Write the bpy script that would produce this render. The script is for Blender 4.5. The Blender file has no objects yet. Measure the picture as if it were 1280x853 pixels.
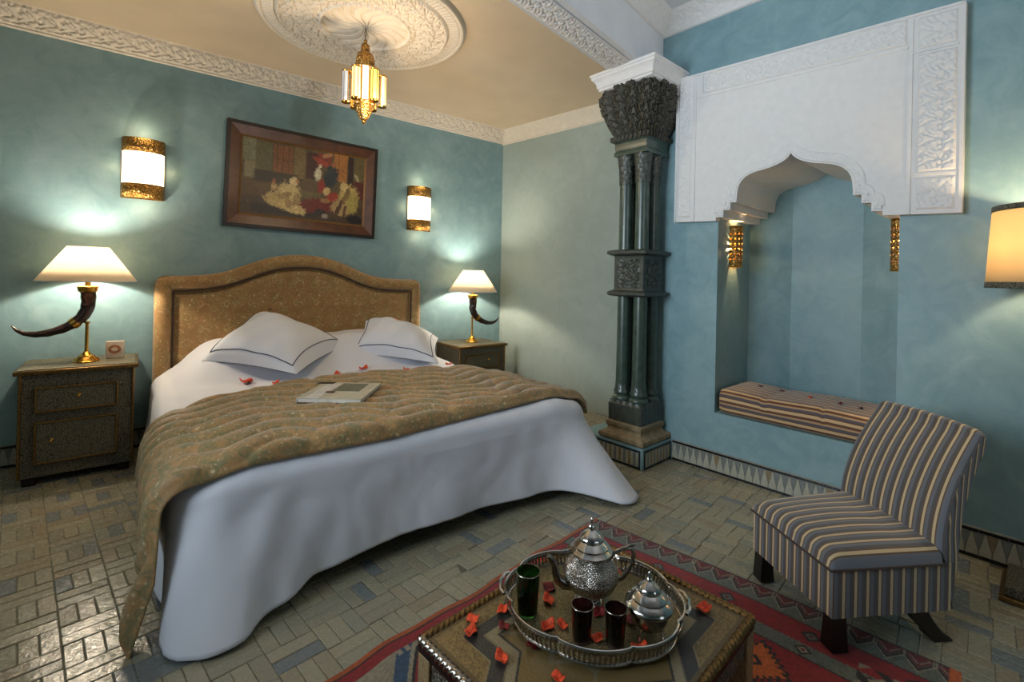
import bpy, math, random
import numpy as np
from mathutils import Matrix, Vector, noise
random.seed(7); RNG = np.random.default_rng(7)
PI = math.pi; R = math.radians
S = bpy.context.scene
COL = S.collection

# ------------------------------------------------------------------ camera
cam_d = bpy.data.cameras.new('camera'); cam = bpy.data.objects.new('camera', cam_d); COL.objects.link(cam)
rl = R(1.2); cr, sr = math.cos(rl), math.sin(rl)
cam.matrix_world = Matrix(((cr, -sr, 0, 0), (0, 0, -1, 0), (sr, cr, 0, 1.3), (0, 0, 0, 1)))
cam_d.sensor_width = 36; cam_d.lens = 600 / 1280 * 36; cam_d.shift_y = -80 / 1280; cam_d.clip_start = .05
S.camera = cam
# ------------------------------------------------------------------ world, daylight, exposure
W = bpy.data.worlds.new('world'); S.world = W; W.use_nodes = True
W.node_tree.nodes['Background'].inputs[0].default_value = (.55, .68, .85, 1)
W.node_tree.nodes['Background'].inputs[1].default_value = 1.0
S.view_settings.view_transform = 'Standard'; S.view_settings.look = 'None'
S.view_settings.gamma = 1; S.view_settings.use_curve_mapping = False
S.view_settings.exposure = 0.0

# frames: B = headboard wall (s along it, t out of it), N = niche wall (s along it, t out of it)
A_B = R(38.5); CB = Vector((-.134, 5.571, 0)); eB = Vector((math.cos(A_B), math.sin(A_B), 0)); nB = Vector((-math.sin(A_B), math.cos(A_B), 0))
A_N = R(-48.3); CN = Vector((1.198, 3.494, 0)); eN = Vector((math.cos(A_N), math.sin(A_N), 0)); nN = Vector((-math.sin(A_N), math.cos(A_N), 0))
def BP(s, t, z=0): return CB + eB * s - nB * t + Vector((0, 0, z))
def NP(s, t, z=0): return CN + eN * s - nN * t + Vector((0, 0, z))

def area(name, loc, rot_to, sx, sy, power, col, spread=180):
    l = bpy.data.lights.new(name, 'AREA'); l.shape = 'RECTANGLE'; l.size = sx; l.size_y = sy; l.energy = power; l.color = col
    o = bpy.data.objects.new(name, l); COL.objects.link(o); o.location = loc
    o.rotation_euler = (Vector(rot_to) - Vector(loc)).to_track_quat('-Z', 'Z').to_euler(); l.spread = R(spread); return o
# daylight from the unseen left window; the front one is added as fill
area('unseen_daylight', BP(-4.88, 2.75, 1.85), BP(0, 3.1, 2.1), 1.6, 1.2, 38, (.78, .90, 1), 105)
area('unseen_daylight', (2.35, -1.02, 1.75), (1.0, 1.2, 1.3), 1.3, 1.4, 4, (.84, .92, 1))  # weak fill light at an added front-wall window
# added spot without fixture behind the camera, brightens the beam and upper ceiling
_l = bpy.data.lights.new('beam_fill_spot', 'SPOT'); _l.energy = 150; _l.color = (.90, .95, 1); _l.spot_size = R(64); _l.spot_blend = 1; _l.shadow_soft_size = .15
_o = bpy.data.objects.new('beam_fill_spot', _l); COL.objects.link(_o); _o.location = (1.9, -.7, 2.0); _o.rotation_euler = (Vector((.35, 2.7, 3.35)) - Vector(_o.location)).to_track_quat('-Z', 'Z').to_euler()
def lamp_light(name, loc, power, col=(1, .72, .42), rad=.03):
    l = bpy.data.lights.new(name, 'POINT'); l.energy = power; l.color = col; l.shadow_soft_size = rad
    o = bpy.data.objects.new(name, l); COL.objects.link(o); o.location = loc; return o

# ------------------------------------------------------------------ materials
def lin(c):
    return tuple((x / 12.92 if x <= .04045 else ((x + .055) / 1.055) ** 2.4) for x in c)
def h(r, g, b): return lin((r / 255, g / 255, b / 255)) + (1,)
class NT:
    def __init__(s, name):
        s.m = bpy.data.materials.new(name); s.m.use_nodes = True; s.t = s.m.node_tree; s.b = s.t.nodes['Principled BSDF']; s.out = s.t.nodes['Material Output']
    def n(s, typ, **kw):
        nd = s.t.nodes.new(typ)
        for k, v in kw.items():
            if k in nd.inputs.keys(): nd.inputs[k].default_value = v
            else: setattr(nd, k, v)
        return nd
    def l(s, a, b): s.t.links.new(a, b)
    def coord(s, out='Object'): return s.n('ShaderNodeTexCoord').outputs[out]
    def noise(s, scale, detail=3, rough=.5, vec=None, dist=0):
        nd = s.n('ShaderNodeTexNoise'); nd.inputs['Scale'].default_value = scale; nd.inputs['Detail'].default_value = detail; nd.inputs['Roughness'].default_value = rough; nd.inputs['Distortion'].default_value = dist
        s.l(vec or s.coord(), nd.inputs['Vector']); return nd.outputs['Fac']
    def vor(s, scale, vec=None, feature='F1', out='Distance'):
        nd = s.n('ShaderNodeTexVoronoi'); nd.feature = feature; nd.inputs['Scale'].default_value = scale; s.l(vec or s.coord(), nd.inputs['Vector']); return nd.outputs[out]
    def ramp(s, fac, stops, interp='LINEAR'):
        nd = s.n('ShaderNodeValToRGB'); cr_ = nd.color_ramp; cr_.interpolation = interp
        while len(cr_.elements) < len(stops): cr_.elements.new(.5)
        for e, (p, c) in zip(cr_.elements, stops): e.position = p; e.color = c
        s.l(fac, nd.inputs['Fac']); return nd.outputs['Color']
    def mix(s, fac, a, b, mode='MIX'):
        nd = s.n('ShaderNodeMix'); nd.data_type = 'RGBA'; nd.blend_type = mode
        for k, v in ((0, fac), (6, a), (7, b)):
            if hasattr(v, 'links'): s.l(v, nd.inputs[k])
            else: nd.inputs[k].default_value = v
        return nd.outputs[2]
    def math(s, op, a, b=0., c=0.):
        nd = s.n('ShaderNodeMath'); nd.operation = op
        for k, v in ((0, a), (1, b), (2, c)):
            if hasattr(v, 'links'): s.l(v, nd.inputs[k])
            else: nd.inputs[k].default_value = v
        return nd.outputs[0]
    def bump(s, hgt, strength=.3, dist=.01):
        nd = s.n('ShaderNodeBump'); nd.inputs['Strength'].default_value = strength; nd.inputs['Distance'].default_value = dist
        s.l(hgt, nd.inputs['Height']); s.l(nd.outputs[0], s.b.inputs['Normal'])
    def set(s, **kw):
        for k, v in kw.items():
            k = k.replace('_', ' ')
            if hasattr(v, 'links'): s.l(v, s.b.inputs[k])
            else: s.b.inputs[k].default_value = v
        return s
M = {}
def simple(name, col, rough=.5, metal=0, nscale=30, var=.15, bump=.1, bdist=.003, **kw):
    t = NT(name); f = t.noise(nscale, 4)
    c2 = tuple(x * (1 - var) for x in col[:3]) + (1,); c1 = tuple(min(1, x * (1 + var)) for x in col[:3]) + (1,)
    t.set(Base_Color=t.ramp(f, [(.3, c2), (.7, c1)]), Roughness=rough, Metallic=metal, **kw)
    if bump: t.bump(f, bump, bdist)
    M[name] = t.m; return t.m

def plaster_wall(name, dark, mid, light):
    t = NT(name); a = t.noise(1.1, 5, .6, dist=.6); b = t.noise(6, 6, .65, dist=1.2); c = t.noise(55, 3)
    f = t.math('ADD', t.math('MULTIPLY', a, .6), t.math('MULTIPLY', b, .4))
    t.set(Base_Color=t.ramp(f, [(.36, dark), (.5, mid), (.66, light)]), Roughness=t.math('ADD', .34, t.math('MULTIPLY', b, .25)))
    t.b.inputs['Specular IOR Level'].default_value = .35
    t.bump(t.math('ADD', b, t.math('MULTIPLY', c, .15)), .12, .01); M[name] = t.m
plaster_wall('tadelakt_blue', h(114, 145, 152), h(127, 158, 164), h(146, 174, 179))
plaster_wall('tadelakt_green', h(152, 166, 160), h(160, 174, 168), h(171, 184, 178))
simple('ceiling_plaster', h(208, 190, 164), .8, nscale=4, var=.04, bump=.05)
simple('stucco', h(222, 220, 218), .75, nscale=25, var=.03, bump=.12)
simple('stucco_lamplit', h(220, 210, 194), .8, nscale=25, var=.05, bump=.12)  # same stucco with the warm lamplight put into its colour
simple('white_plaster', h(214, 216, 220), .7, nscale=8, var=.03, bump=.05)
simple('grout', h(96, 90, 74), .8, nscale=90, var=.3)
TILES = [h(160, 154, 130), h(150, 145, 124), h(166, 159, 134), h(154, 142, 118), h(148, 147, 129), h(162, 156, 132), h(122, 128, 128), h(158, 148, 124), h(153, 148, 127), h(164, 158, 134), h(156, 152, 130), h(158, 154, 128)]
def tile_mat(name, attr):
    t = NT(name)
    if attr: fac = t.n('ShaderNodeAttribute', attribute_name='rnd').outputs['Fac']
    else: fac = t.n('ShaderNodeObjectInfo').outputs['Random']
    st = [(i / len(TILES), c) for i, c in enumerate(TILES)]
    base = t.ramp(fac, st, 'CONSTANT')
    co = t.coord('Object') if attr else t.n('ShaderNodeNewGeometry').outputs['Position']
    n1 = t.noise(9, 4, .6, co); n2 = t.noise(60, 3, .6, co)
    base = t.mix(t.math('MULTIPLY', n2, .4), base, h(98, 90, 70), 'MIX')
    t.set(Base_Color=base, Roughness=t.ramp(n2, [(.3, (.14,) * 3 + (1,)), (.75, (.38,) * 3 + (1,))]))
    t.bump(t.math('ADD', n1, t.math('MULTIPLY', n2, .25)), .35, .012); M[name] = t.m
tile_mat('glazed_tile', False); tile_mat('glazed_tile_field', True)
simple('black_tile', h(26, 24, 24), .25, nscale=60); simple('white_tile', h(170, 168, 152), .3, nscale=60, var=.12)
simple('grey_tile', h(122, 126, 122), .3, nscale=60, var=.15); simple('ochre_tile', h(140, 122, 92), .3, nscale=60, var=.15)
simple('tile_bed', h(150, 148, 136), .6, nscale=60)

simple('bronze', h(54, 60, 52), .42, .0, 45, .45, .5, .004, Specular_IOR_Level=.7)
simple('bronze_shaft', h(54, 72, 62), .32, .0, 20, .3, .15, .003, Specular_IOR_Level=.7)
simple('carved_dark', h(62, 60, 50), .6, 0, 40, .5, .5, .004)
simple('old_stone', h(140, 124, 96), .8, 0, 22, .3, .5, .006)
def cloth(name, col, scale=700, var=.06, rough=.85, sheen=.2):
    t = NT(name); f = t.noise(scale, 2); g = t.noise(5, 3)
    c2 = tuple(x * (1 - var) for x in col[:3]) + (1,)
    t.set(Base_Color=t.mix(g, c2, col), Roughness=rough, Sheen_Weight=sheen); t.bump(f, .15, .001); M[name] = t.m
cloth('white_cotton', h(224, 226, 234)); cloth('navy_piping', h(60, 66, 90)); cloth('dark_piping', h(58, 38, 22))
cloth('burgundy_cloth', h(88, 36, 44))
def paisley(name, base1, base2, mot, accent, sc=1.0, bumpk=.15, axis=2, motif=.38):
    t = NT(name); co0 = t.coord('Object')
    nz = t.n('ShaderNodeTexNoise'); nz.inputs['Scale'].default_value = 16 * sc; t.l(co0, nz.inputs['Vector'])
    vm = t.n('ShaderNodeVectorMath', operation='MULTIPLY_ADD'); t.l(nz.outputs['Color'], vm.inputs[0]); vm.inputs[1].default_value = (.035 / sc,) * 3; t.l(co0, vm.inputs[2]); co = vm.outputs[0]
    n1 = t.noise(14 * sc, 4, .6, co0, 1.0); n2 = t.noise(75 * sc, 3, .65, co0)
    c = t.ramp(n1, [(.35, base1), (.62, base2)])
    v = t.vor(11 * sc, co); ring = t.ramp(v, [(.24, (0, 0, 0, 1)), (.30, (1, 1, 1, 1)), (.36, (0, 0, 0, 1)), (.46, (0, 0, 0, 1)), (.50, (.7, .7, .7, 1)), (.54, (0, 0, 0, 1))])
    c = t.mix(t.math('MULTIPLY', ring, .75), c, accent)
    dots = t.ramp(v, [(.06, (1, 1, 1, 1)), (.15, (0, 0, 0, 1))]); c = t.mix(t.math('MULTIPLY', dots, .65), c, mot)
    v2 = t.vor(34 * sc, co); fl = t.ramp(v2, [(.12, (1, 1, 1, 1)), (.26, (0, 0, 0, 1))]); c = t.mix(t.math('MULTIPLY', fl, .45), c, mot)
    sp = t.n('ShaderNodeSeparateXYZ'); t.l(co0, sp.inputs[0]); ax = sp.outputs[0]; ay = sp.outputs[axis]
    px = t.math('MULTIPLY', t.math('SUBTRACT', t.math('FRACT', t.math('DIVIDE', ax, .17)), .5), .17); py = t.math('MULTIPLY', t.math('SUBTRACT', t.math('FRACT', t.math('DIVIDE', ay, .19)), .5), .19)
    def dist(ox, oy, kx=1., ky=1.):
        a = t.math('MULTIPLY', t.math('SUBTRACT', px, ox), kx); b = t.math('MULTIPLY', t.math('SUBTRACT', py, oy), ky); return t.math('SQRT', t.math('ADD', t.math('MULTIPLY', a, a), t.math('MULTIPLY', b, b)))
    dot = t.math('LESS_THAN', dist(0., .062), .0085)
    r1 = t.math('LESS_THAN', t.math('ABSOLUTE', t.math('SUBTRACT', dist(.008, -.022, 1., 1.3), .030)), .0045); r2 = t.math('LESS_THAN', t.math('ABSOLUTE', t.math('SUBTRACT', dist(-.022, .0, 1.5, 1.), .024)), .004); r3 = t.math('LESS_THAN', dist(.010, -.024, 1., 1.6), .011)
    br = t.math('GREATER_THAN', t.noise(48, 3, .6, co0), .44)
    mo = t.math('MULTIPLY', t.math('MAXIMUM', t.math('MULTIPLY', r1, t.math('GREATER_THAN', py, -.028)), r2), br); mo = t.math('MAXIMUM', mo, t.math('MULTIPLY', dot, 1.3))
    c = t.mix(t.math('MULTIPLY', mo, motif), c, mot)
    c = t.mix(t.math('MULTIPLY', n2, .5), c, h(70, 50, 22))
    t.set(Base_Color=c, Roughness=.6, Sheen_Weight=.3); t.bump(n2, bumpk, .003); M[name] = t.m
paisley('headboard_fabric', h(150, 116, 66), h(176, 134, 80), h(226, 208, 156), h(166, 160, 108))
paisley('quilt_fabric', h(132, 122, 76), h(186, 140, 84), h(240, 226, 176), h(104, 112, 70), 1.3, .35, 1, .0)

def stripes(name, seq, period, rough=.7, axis=0):
    """seq: (start fraction, colour); the stripes run across the mesh's own UV map"""
    t = NT(name); sep = t.n('ShaderNodeSeparateXYZ'); t.l(t.coord('UV'), sep.inputs[0])
    f = t.math('FRACT', t.math('DIVIDE', sep.outputs[axis], period))
    n = t.noise(260, 2, .6, t.coord('Object'))
    c = t.ramp(f, seq, 'CONSTANT'); c = t.mix(t.math('MULTIPLY', n, .35), c, h(70, 60, 50))
    t.set(Base_Color=c, Roughness=rough, Sheen_Weight=.25); t.bump(n, .2, .002); M[name] = t.m
cream = h(214, 190, 148); blueg = h(108, 112, 120); brn = h(104, 74, 46); slate = h(84, 80, 80)
stripes('chair_stripe', [(0, cream), (.22, brn), (.32, blueg), (.60, slate), (.88, brn)], .047)
stripes('bench_stripe', [(0, h(222, 186, 136)), (.26, h(104, 58, 30)), (.50, h(190, 152, 108)), (.66, h(84, 76, 84)), (.90, h(104, 58, 30))], .066)
simple('black_wood', h(20, 15, 12), .35, nscale=20); simple('bed_wood', h(92, 40, 26), .4, nscale=20)
simple('frame_wood', h(88, 52, 28), .35, nscale=14, var=.3); simple('frame_dark', h(34, 22, 16), .4, nscale=14)
simple('frame_gold', h(120, 86, 44), .35, .3, nscale=40)
simple('brass', h(214, 160, 72), .2, 1, 60, .2, .15, .002)
simple('old_brass', h(126, 98, 58), .38, .85, 80, .4, .5, .003)
def embossed(name, c1, c2, scale, metal, rough=.4, bumpk=.8):
    t = NT(name); co = t.coord('Object'); v = t.vor(scale, co, 'DISTANCE_TO_EDGE'); n = t.noise(scale * .8, 3, .6, co, 1.5)
    f = t.math('ADD', t.math('MULTIPLY', v, 1.6), t.math('MULTIPLY', n, .5))
    t.set(Base_Color=t.ramp(f, [(.25, c1), (.6, c2)]), Roughness=rough, Metallic=metal); t.bump(f, bumpk, .006); M[name] = t.m
embossed('pewter_emboss', h(46, 42, 34), h(132, 126, 104), 115, .35, .45)
embossed('tray_engraved', h(96, 84, 52), h(158, 146, 108), 170, .7, .35, .3)
embossed('brass_emboss', h(96, 70, 34), h(206, 158, 84), 70, .9, .3)
embossed('silver_emboss', h(120, 112, 104), h(206, 200, 192), 210, 1, .2, .5)
simple('silver', h(206, 200, 192), .14, 1, 30, .08, .03, .001)
simple('silver_worn', h(150, 142, 132), .25, 1, 90, .3, .3, .002)
simple('bone', h(150, 128, 90), .4, 0, 120, .4, .3, .002)
def horn():
    t = NT('horn'); n = t.noise(12, 4, .6, None, 1.0)
    t.set(Base_Color=t.ramp(n, [(.35, h(22, 15, 12)), (.6, h(50, 32, 24)), (.78, h(92, 60, 40))]), Roughness=.18); t.bump(n, .1, .003); M['horn'] = t.m
horn()
def glass(name, col, rough=.02, trans=1):
    t = NT(name); t.set(Base_Color=col, Roughness=rough, Transmission_Weight=trans, IOR=1.45); M[name] = t.m
glass('green_glass', h(60, 130, 62)); glass('dark_glass', h(96, 60, 70)); glass('clear_glass', h(240, 245, 245))
simple('mint_tea', h(24, 44, 14), .3); simple('dark_tea', h(34, 12, 14), .2)
def emis(name, col, strength, base=None):
    t = NT(name); t.set(Base_Color=base or col, Roughness=.5, Emission_Color=col, Emission_Strength=strength); M[name] = t.m
emis('sconce_glass', (1, .86, .62, 1), 3.2); emis('lantern_glass', (1, .74, .36, 1), .8); emis('lantern_core', (1, .82, .5, 1), 2.2)
emis('lantern_green', (.62, .62, .16, 1), .6); emis('lantern_blue', (.5, .55, .6, 1), .35); emis('lantern_amber', (1, .55, .1, 1), .9)
emis('bulb', (1, .8, .55, 1), 30)
def shade(name, col, tr=.6):
    t = NT(name); nt = t.t; d = t.n('ShaderNodeBsdfDiffuse'); x = t.n('ShaderNodeBsdfTranslucent'); m = t.n('ShaderNodeMixShader')
    w = t.noise(300, 2); c = t.mix(t.math('MULTIPLY', w, .12), col, (.7, .6, .45, 1)); t.l(c, d.inputs[0]); t.l(c, x.inputs[0]); m.inputs[0].default_value = tr
    t.l(d.outputs[0], m.inputs[1]); t.l(x.outputs[0], m.inputs[2]); t.l(m.outputs[0], t.out.inputs[0]); M[name] = t.m
shade('lamp_cloth', h(250, 240, 222)); shade('floor_lamp_cloth', h(246, 224, 180), .5)
simple('petal', h(224, 74, 32), .5, nscale=200, var=.3); simple('petal_dark', h(110, 20, 18), .5, nscale=200, var=.3); simple('petal_black', h(50, 20, 22), .5)
simple('card_white', h(214, 200, 180), .5); simple('card_brown', h(160, 104, 66), .5, nscale=160, var=.35)
simple('paper', h(210, 204, 190), .7); simple('cover_maroon', h(76, 28, 26), .5); simple('cover_grey', h(190, 182, 160), .45, nscale=20, var=.15); simple('cover_pale', h(206, 202, 194), .45)
simple('olive_print', h(112, 112, 92), .5, nscale=60, var=.3)
simple('switch_white', h(220, 216, 206), .4)
def attr_mat(name, rough=.7, bumpscale=300, bump=.2, metal=0, sheen=0):
    t = NT(name); a = t.n('ShaderNodeVertexColor'); a.layer_name = 'Col'; n = t.noise(bumpscale, 2)
    c = t.mix(t.math('MULTIPLY', n, .25), a.outputs[0], (0.02, .015, .01, 1))
    t.set(Base_Color=c, Roughness=rough, Metallic=metal, Sheen_Weight=sheen); t.bump(n, bump, .002); M[name] = t.m
attr_mat('kilim', .9, 420, .5, 0, .2); attr_mat('canvas_paint', .45, 120, .15); attr_mat('table_inlay', .35, 160, .5, .25)

# ------------------------------------------------------------------ mesh helpers
class MB:
    def __init__(s): s.v = []; s.f = []; s.uv = None; s.col = None
    def add(s, vs, fs):
        o = len(s.v); s.v += [tuple(p) for p in vs]; s.f += [tuple(i + o for i in f) for f in fs]; return s
    def box(s, c, d, rz=0, top=1.0, rot=None):
        x, y, z = (q / 2 for q in d); P = []
        for k in (-1, 1):
            m = top if k > 0 else 1
            for a, b in ((-1, -1), (1, -1), (1, 1), (-1, 1)): P.append(Vector((a * x * m, b * y * m, k * z)))
        if rot is not None: P = [rot @ p for p in P]
        ca, sa = math.cos(rz), math.sin(rz)
        P = [(c[0] + p.x * ca - p.y * sa, c[1] + p.x * sa + p.y * ca, c[2] + p.z) for p in P]
        return s.add(P, [(3, 2, 1, 0), (4, 5, 6, 7), (0, 1, 5, 4), (1, 2, 6, 5), (2, 3, 7, 6), (3, 0, 4, 7)])
    def lathe(s, prof, seg=32, c=(0, 0, 0), sx=1, sy=1, a0=0, a1=2 * PI, lobes=0, amp=0):
        full = abs(a1 - a0 - 2 * PI) < 1e-6; n = seg if full else seg + 1; vs = []
        for r, z in prof:
            for i in range(n):
                a = a0 + (a1 - a0) * i / seg; q = r * (1 + amp * math.cos(lobes * a)) if lobes else r
                vs.append((c[0] + q * sx * math.cos(a), c[1] + q * sy * math.sin(a), c[2] + z))
        fs = []
        for j in range(len(prof) - 1):
            for i in range(seg):
                k = (i + 1) % n; fs.append((j * n + i, j * n + k, (j + 1) * n + k, (j + 1) * n + i))
        if full:
            if prof[0][0] > 1e-5: fs.append(tuple(reversed(range(n))))
            if prof[-1][0] > 1e-5: fs.append(tuple((len(prof) - 1) * n + i for i in range(n)))
        return s.add(vs, fs)
    def tube(s, pts, rad, seg=10, caps=True, closed=False):
        pts = [Vector(p) for p in pts]; n = len(pts); rad = rad if hasattr(rad, '__len__') else [rad] * n; vs = []; up = None
        for i, p in enumerate(pts):
            if closed: t = (pts[(i + 1) % n] - pts[i - 1]).normalized()
            else: t = (pts[min(i + 1, n - 1)] - pts[max(i - 1, 0)]).normalized()
            if up is None: up = Vector((0, 0, 1)) if abs(t.z) < .9 else Vector((1, 0, 0))
            a = t.cross(up).normalized(); b = a.cross(t).normalized(); up = b
            for k in range(seg):
                w = 2 * PI * k / seg; vs.append(p + (a * math.cos(w) + b * math.sin(w)) * rad[i])
        fs = []
        for j in range(n if closed else n - 1):
            jj = (j + 1) % n
            for k in range(seg): kk = (k + 1) % seg; fs.append((j * seg + k, j * seg + kk, jj * seg + kk, jj * seg + k))
        if caps and not closed: fs += [tuple(reversed(range(seg))), tuple((n - 1) * seg + k for k in range(seg))]
        return s.add(vs, fs)
    def prism(s, poly, a0, a1, fn):
        """poly 2D outline extruded from a0 to a1; fn(u, v, a) gives the point"""
        n = len(poly); vs = [fn(u, v, a0) for u, v in poly] + [fn(u, v, a1) for u, v in poly]
        return s.add(vs, [tuple(range(n)), tuple(reversed(range(n, 2 * n)))] + [((i + 1) % n, i, n + i, n + (i + 1) % n) for i in range(n)])
    def grid(s, fn, nu, nv, wrap=False, uvfn=None):
        """fn(i/nu, j/nv) -> point"""
        vs = []; cols = nu if wrap else nu + 1; o = len(s.v)
        for j in range(nv + 1):
            for i in range(cols): vs.append(fn(i / nu, j / nv))
        fs = []
        for j in range(nv):
            for i in range(nu):
                k = (i + 1) % cols; fs.append((j * cols + i, j * cols + k, (j + 1) * cols + k, (j + 1) * cols + i))
        s.add(vs, fs)
        if uvfn: s.uv = (s.uv or []) + [uvfn((q % cols) / nu, (q // cols) / nv) for q in range(len(vs))]
        return s
    def fixuv(s):
        if s.uv is not None and len(s.uv) < len(s.v): s.uv += [(0, 0)] * (len(s.v) - len(s.uv))
    def build(s, name, mat, parent=None, smooth=35, bevel=0, solid=0, sub=0, mesh=None, seg=2):
        me = bpy.data.meshes.new(name)
        me.from_pydata(s.v, [], s.f); me.materials.append(M[mat])
        if s.uv is not None:
            s.fixuv(); ul = me.uv_layers.new(name='UVMap'); li = np.zeros(len(me.loops), int); me.loops.foreach_get('vertex_index', li)
            ul.data.foreach_set('uv', np.array(s.uv, float)[li].ravel())
        if s.col is not None:
            ca = me.color_attributes.new('Col', 'FLOAT_COLOR', 'POINT'); ca.data.foreach_set('color', np.asarray(s.col, float).ravel())
        return link(name, me, parent, smooth, bevel, solid, sub, seg)
def link(name, me, parent=None, smooth=35, bevel=0, solid=0, sub=0, seg=2):
    import bmesh
    bm = bmesh.new(); bm.from_mesh(me); bmesh.ops.recalc_face_normals(bm, faces=bm.faces); bm.to_mesh(me); bm.free()
    if smooth:
        me.polygons.foreach_set('use_smooth', [True] * len(me.polygons)); me.set_sharp_from_angle(angle=R(smooth))
    o = bpy.data.objects.new(name, me); COL.objects.link(o)
    if parent is not None: o.parent = parent
    if solid: m = o.modifiers.new('solid', 'SOLIDIFY'); m.thickness = solid; m.offset = 0
    if bevel: m = o.modifiers.new('bevel', 'BEVEL'); m.width = bevel; m.segments = seg; m.limit_method = 'ANGLE'; m.angle_limit = R(40)
    if sub: m = o.modifiers.new('sub', 'SUBSURF'); m.levels = sub; m.render_levels = sub
    return o
def surf_np(name, P, mat, parent=None, col=None, smooth=60, wrap=False):
    """P: (nv, nu, 3) array of points"""
    nv, nu = P.shape[:2]; idx = np.arange(nv * nu).reshape(nv, nu)
    if wrap: idx = np.concatenate([idx, idx[:, :1]], 1)
    F = np.stack([idx[:-1, :-1], idx[:-1, 1:], idx[1:, 1:], idx[1:, :-1]], -1).reshape(-1, 4)
    me = bpy.data.meshes.new(name); me.vertices.add(nv * nu); me.vertices.foreach_set('co', P.reshape(-1).astype(float))
    me.loops.add(len(F) * 4); me.loops.foreach_set('vertex_index', F.ravel()); me.polygons.add(len(F))
    me.polygons.foreach_set('loop_start', np.arange(0, len(F) * 4, 4)); me.polygons.foreach_set('loop_total', np.full(len(F), 4))
    me.update(calc_edges=True); me.validate()
    if col is not None:
        ca = me.color_attributes.new('Col', 'FLOAT_COLOR', 'POINT'); ca.data.foreach_set('color', np.asarray(col, float).ravel())
    me.materials.append(M[mat]); me.polygons.foreach_set('use_smooth', [True] * len(me.polygons))
    o = bpy.data.objects.new(name, me); COL.objects.link(o)
    if parent is not None: o.parent = parent
    return o
def tag(o, label=None, cat=None, group=None, kind=None):
    if label: o['label'] = label
    if cat: o['category'] = cat
    if group: o['group'] = group
    if kind: o['kind'] = kind
    return o
def thing(name, label, cat, loc=(0, 0, 0), rz=0, group=None):
    o = bpy.data.objects.new(name, None); COL.objects.link(o); o.location = loc; o.rotation_euler = (0, 0, rz); o.empty_display_size = .1
    return tag(o, label, cat, group)
def struct(o): o['kind'] = 'structure'; return o
def copy_tree(o, parent=None):
    c = o.copy(); COL.objects.link(c); c.parent = parent
    for ch in [x for x in o.children]: copy_tree(ch, c)
    return c
def arab(u, v, k=1.2):
    """repeating scroll-and-leaf relief, 0..1, one motif per unit"""
    a = np.sin(2 * PI * u + k * np.sin(2 * PI * v)) * np.cos(2 * PI * v + k * np.sin(2 * PI * u))
    b = np.sin(4 * PI * (u + v) + 1.5 * np.cos(2 * PI * (u - v))) * .5
    c = np.cos(6 * PI * u - 2 * np.sin(4 * PI * v)) * .35
    q = np.abs(a + b * .6 + c * .5)
    return np.clip((q - .12) / .25, 0, 1)

# ------------------------------------------------------------------ walls, floor, ceilings
AS = R(-43.5); eS = Vector((math.cos(AS), math.sin(AS), 0)); LSIDE = 2.2
P_BL = BP(-4.9, 0); P_BR = CB; P_SE = CB + eS * LSIDE
P_LF = BP(-4.9, 6.5); P_RF = NP(4.7, 0)
LOWZ, UPZ, BEAMZ = 2.95, 3.24, 2.80
def wall_poly(name, a, b, z0, z1, mat, hole=None, th=.12):
    """wall with inner face on the line a-b, thickness outwards (left of a->b), optional hole (u0,u1,z0,z1)"""
    a = Vector(a[:2] + (0,)) if isinstance(a, tuple) else a; d = (b - a); L = d.length; d.normalize(); n = Vector((-d.y, d.x, 0)); m = MB()
    def blk(u0, u1, za, zb):
        P = [a + d * u0, a + d * u1, a + d * u1 + n * th, a + d * u0 + n * th]
        m.add([(p.x, p.y, za) for p in P] + [(p.x, p.y, zb) for p in P], [(0, 1, 2, 3), (7, 6, 5, 4), (0, 4, 5, 1), (1, 5, 6, 2), (2, 6, 7, 3), (3, 7, 4, 0)])
    if hole:
        u0, u1, h0, h1 = hole; blk(0, u0, z0, z1); blk(u1, L, z0, z1); blk(u0, u1, z0, h0); blk(u0, u1, h1, z1)
    else: blk(0, L, z0, z1)
    return struct(m.build(name, mat, smooth=0))
wall_poly('wall_back', P_BL, P_BR, -.02, 3.3, 'tadelakt_blue')
wall_poly('wall_side', P_BR, P_SE, -.02, 3.3, 'tadelakt_green')
wall_poly('wall_left', P_LF, P_BL, -.02, 3.3, 'tadelakt_blue', (2.9, 4.6, 1.0, 2.5))
wall_poly('wall_front', P_RF, P_LF, -.02, 3.3, 'tadelakt_blue', (1.4, 2.7, 1.05, 2.45))
# niche wall: faces around the opening, bench and canted recess, in N coordinates
NI0, NI1, BZ, TD = .30, 1.275, .405, .52
def npt(s, t, z): p = NP(s, t, z); return (p.x, p.y, p.z)
m = MB()
def q4(*p): m.add([npt(*x) for x in p], [(0, 1, 2, 3)])
def vwall(s0, t0, s1, t1, z0, z1): q4((s0, t0, z0), (s1, t1, z0), (s1, t1, z1), (s0, t0, z1))
vwall(-.24, 0, NI0, 0, -.02, 3.3); vwall(NI1, 0, 4.75, 0, -.02, 3.3); vwall(NI0, 0, NI1, 0, -.02, BZ); vwall(NI0, 0, NI1, 0, 2.3, 3.3)
vwall(-.24, 0, -.24, -.75, -.02, 3.3)
cant = [(NI0, 0), (NI0, -TD), (.545, -.66), (.975, -.66), (NI1, -TD), (NI1, 0)]
for (a, b), (c, d) in zip(cant, cant[1:]): vwall(a, b, c, d, BZ, 2.3)
m.add([npt(a, b, BZ) for a, b in cant], [tuple(range(6))]); m.add([npt(a, b, 2.3) for a, b in cant], [tuple(range(6))])
wr = struct(m.build('wall_right', 'tadelakt_blue', smooth=0))
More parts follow.
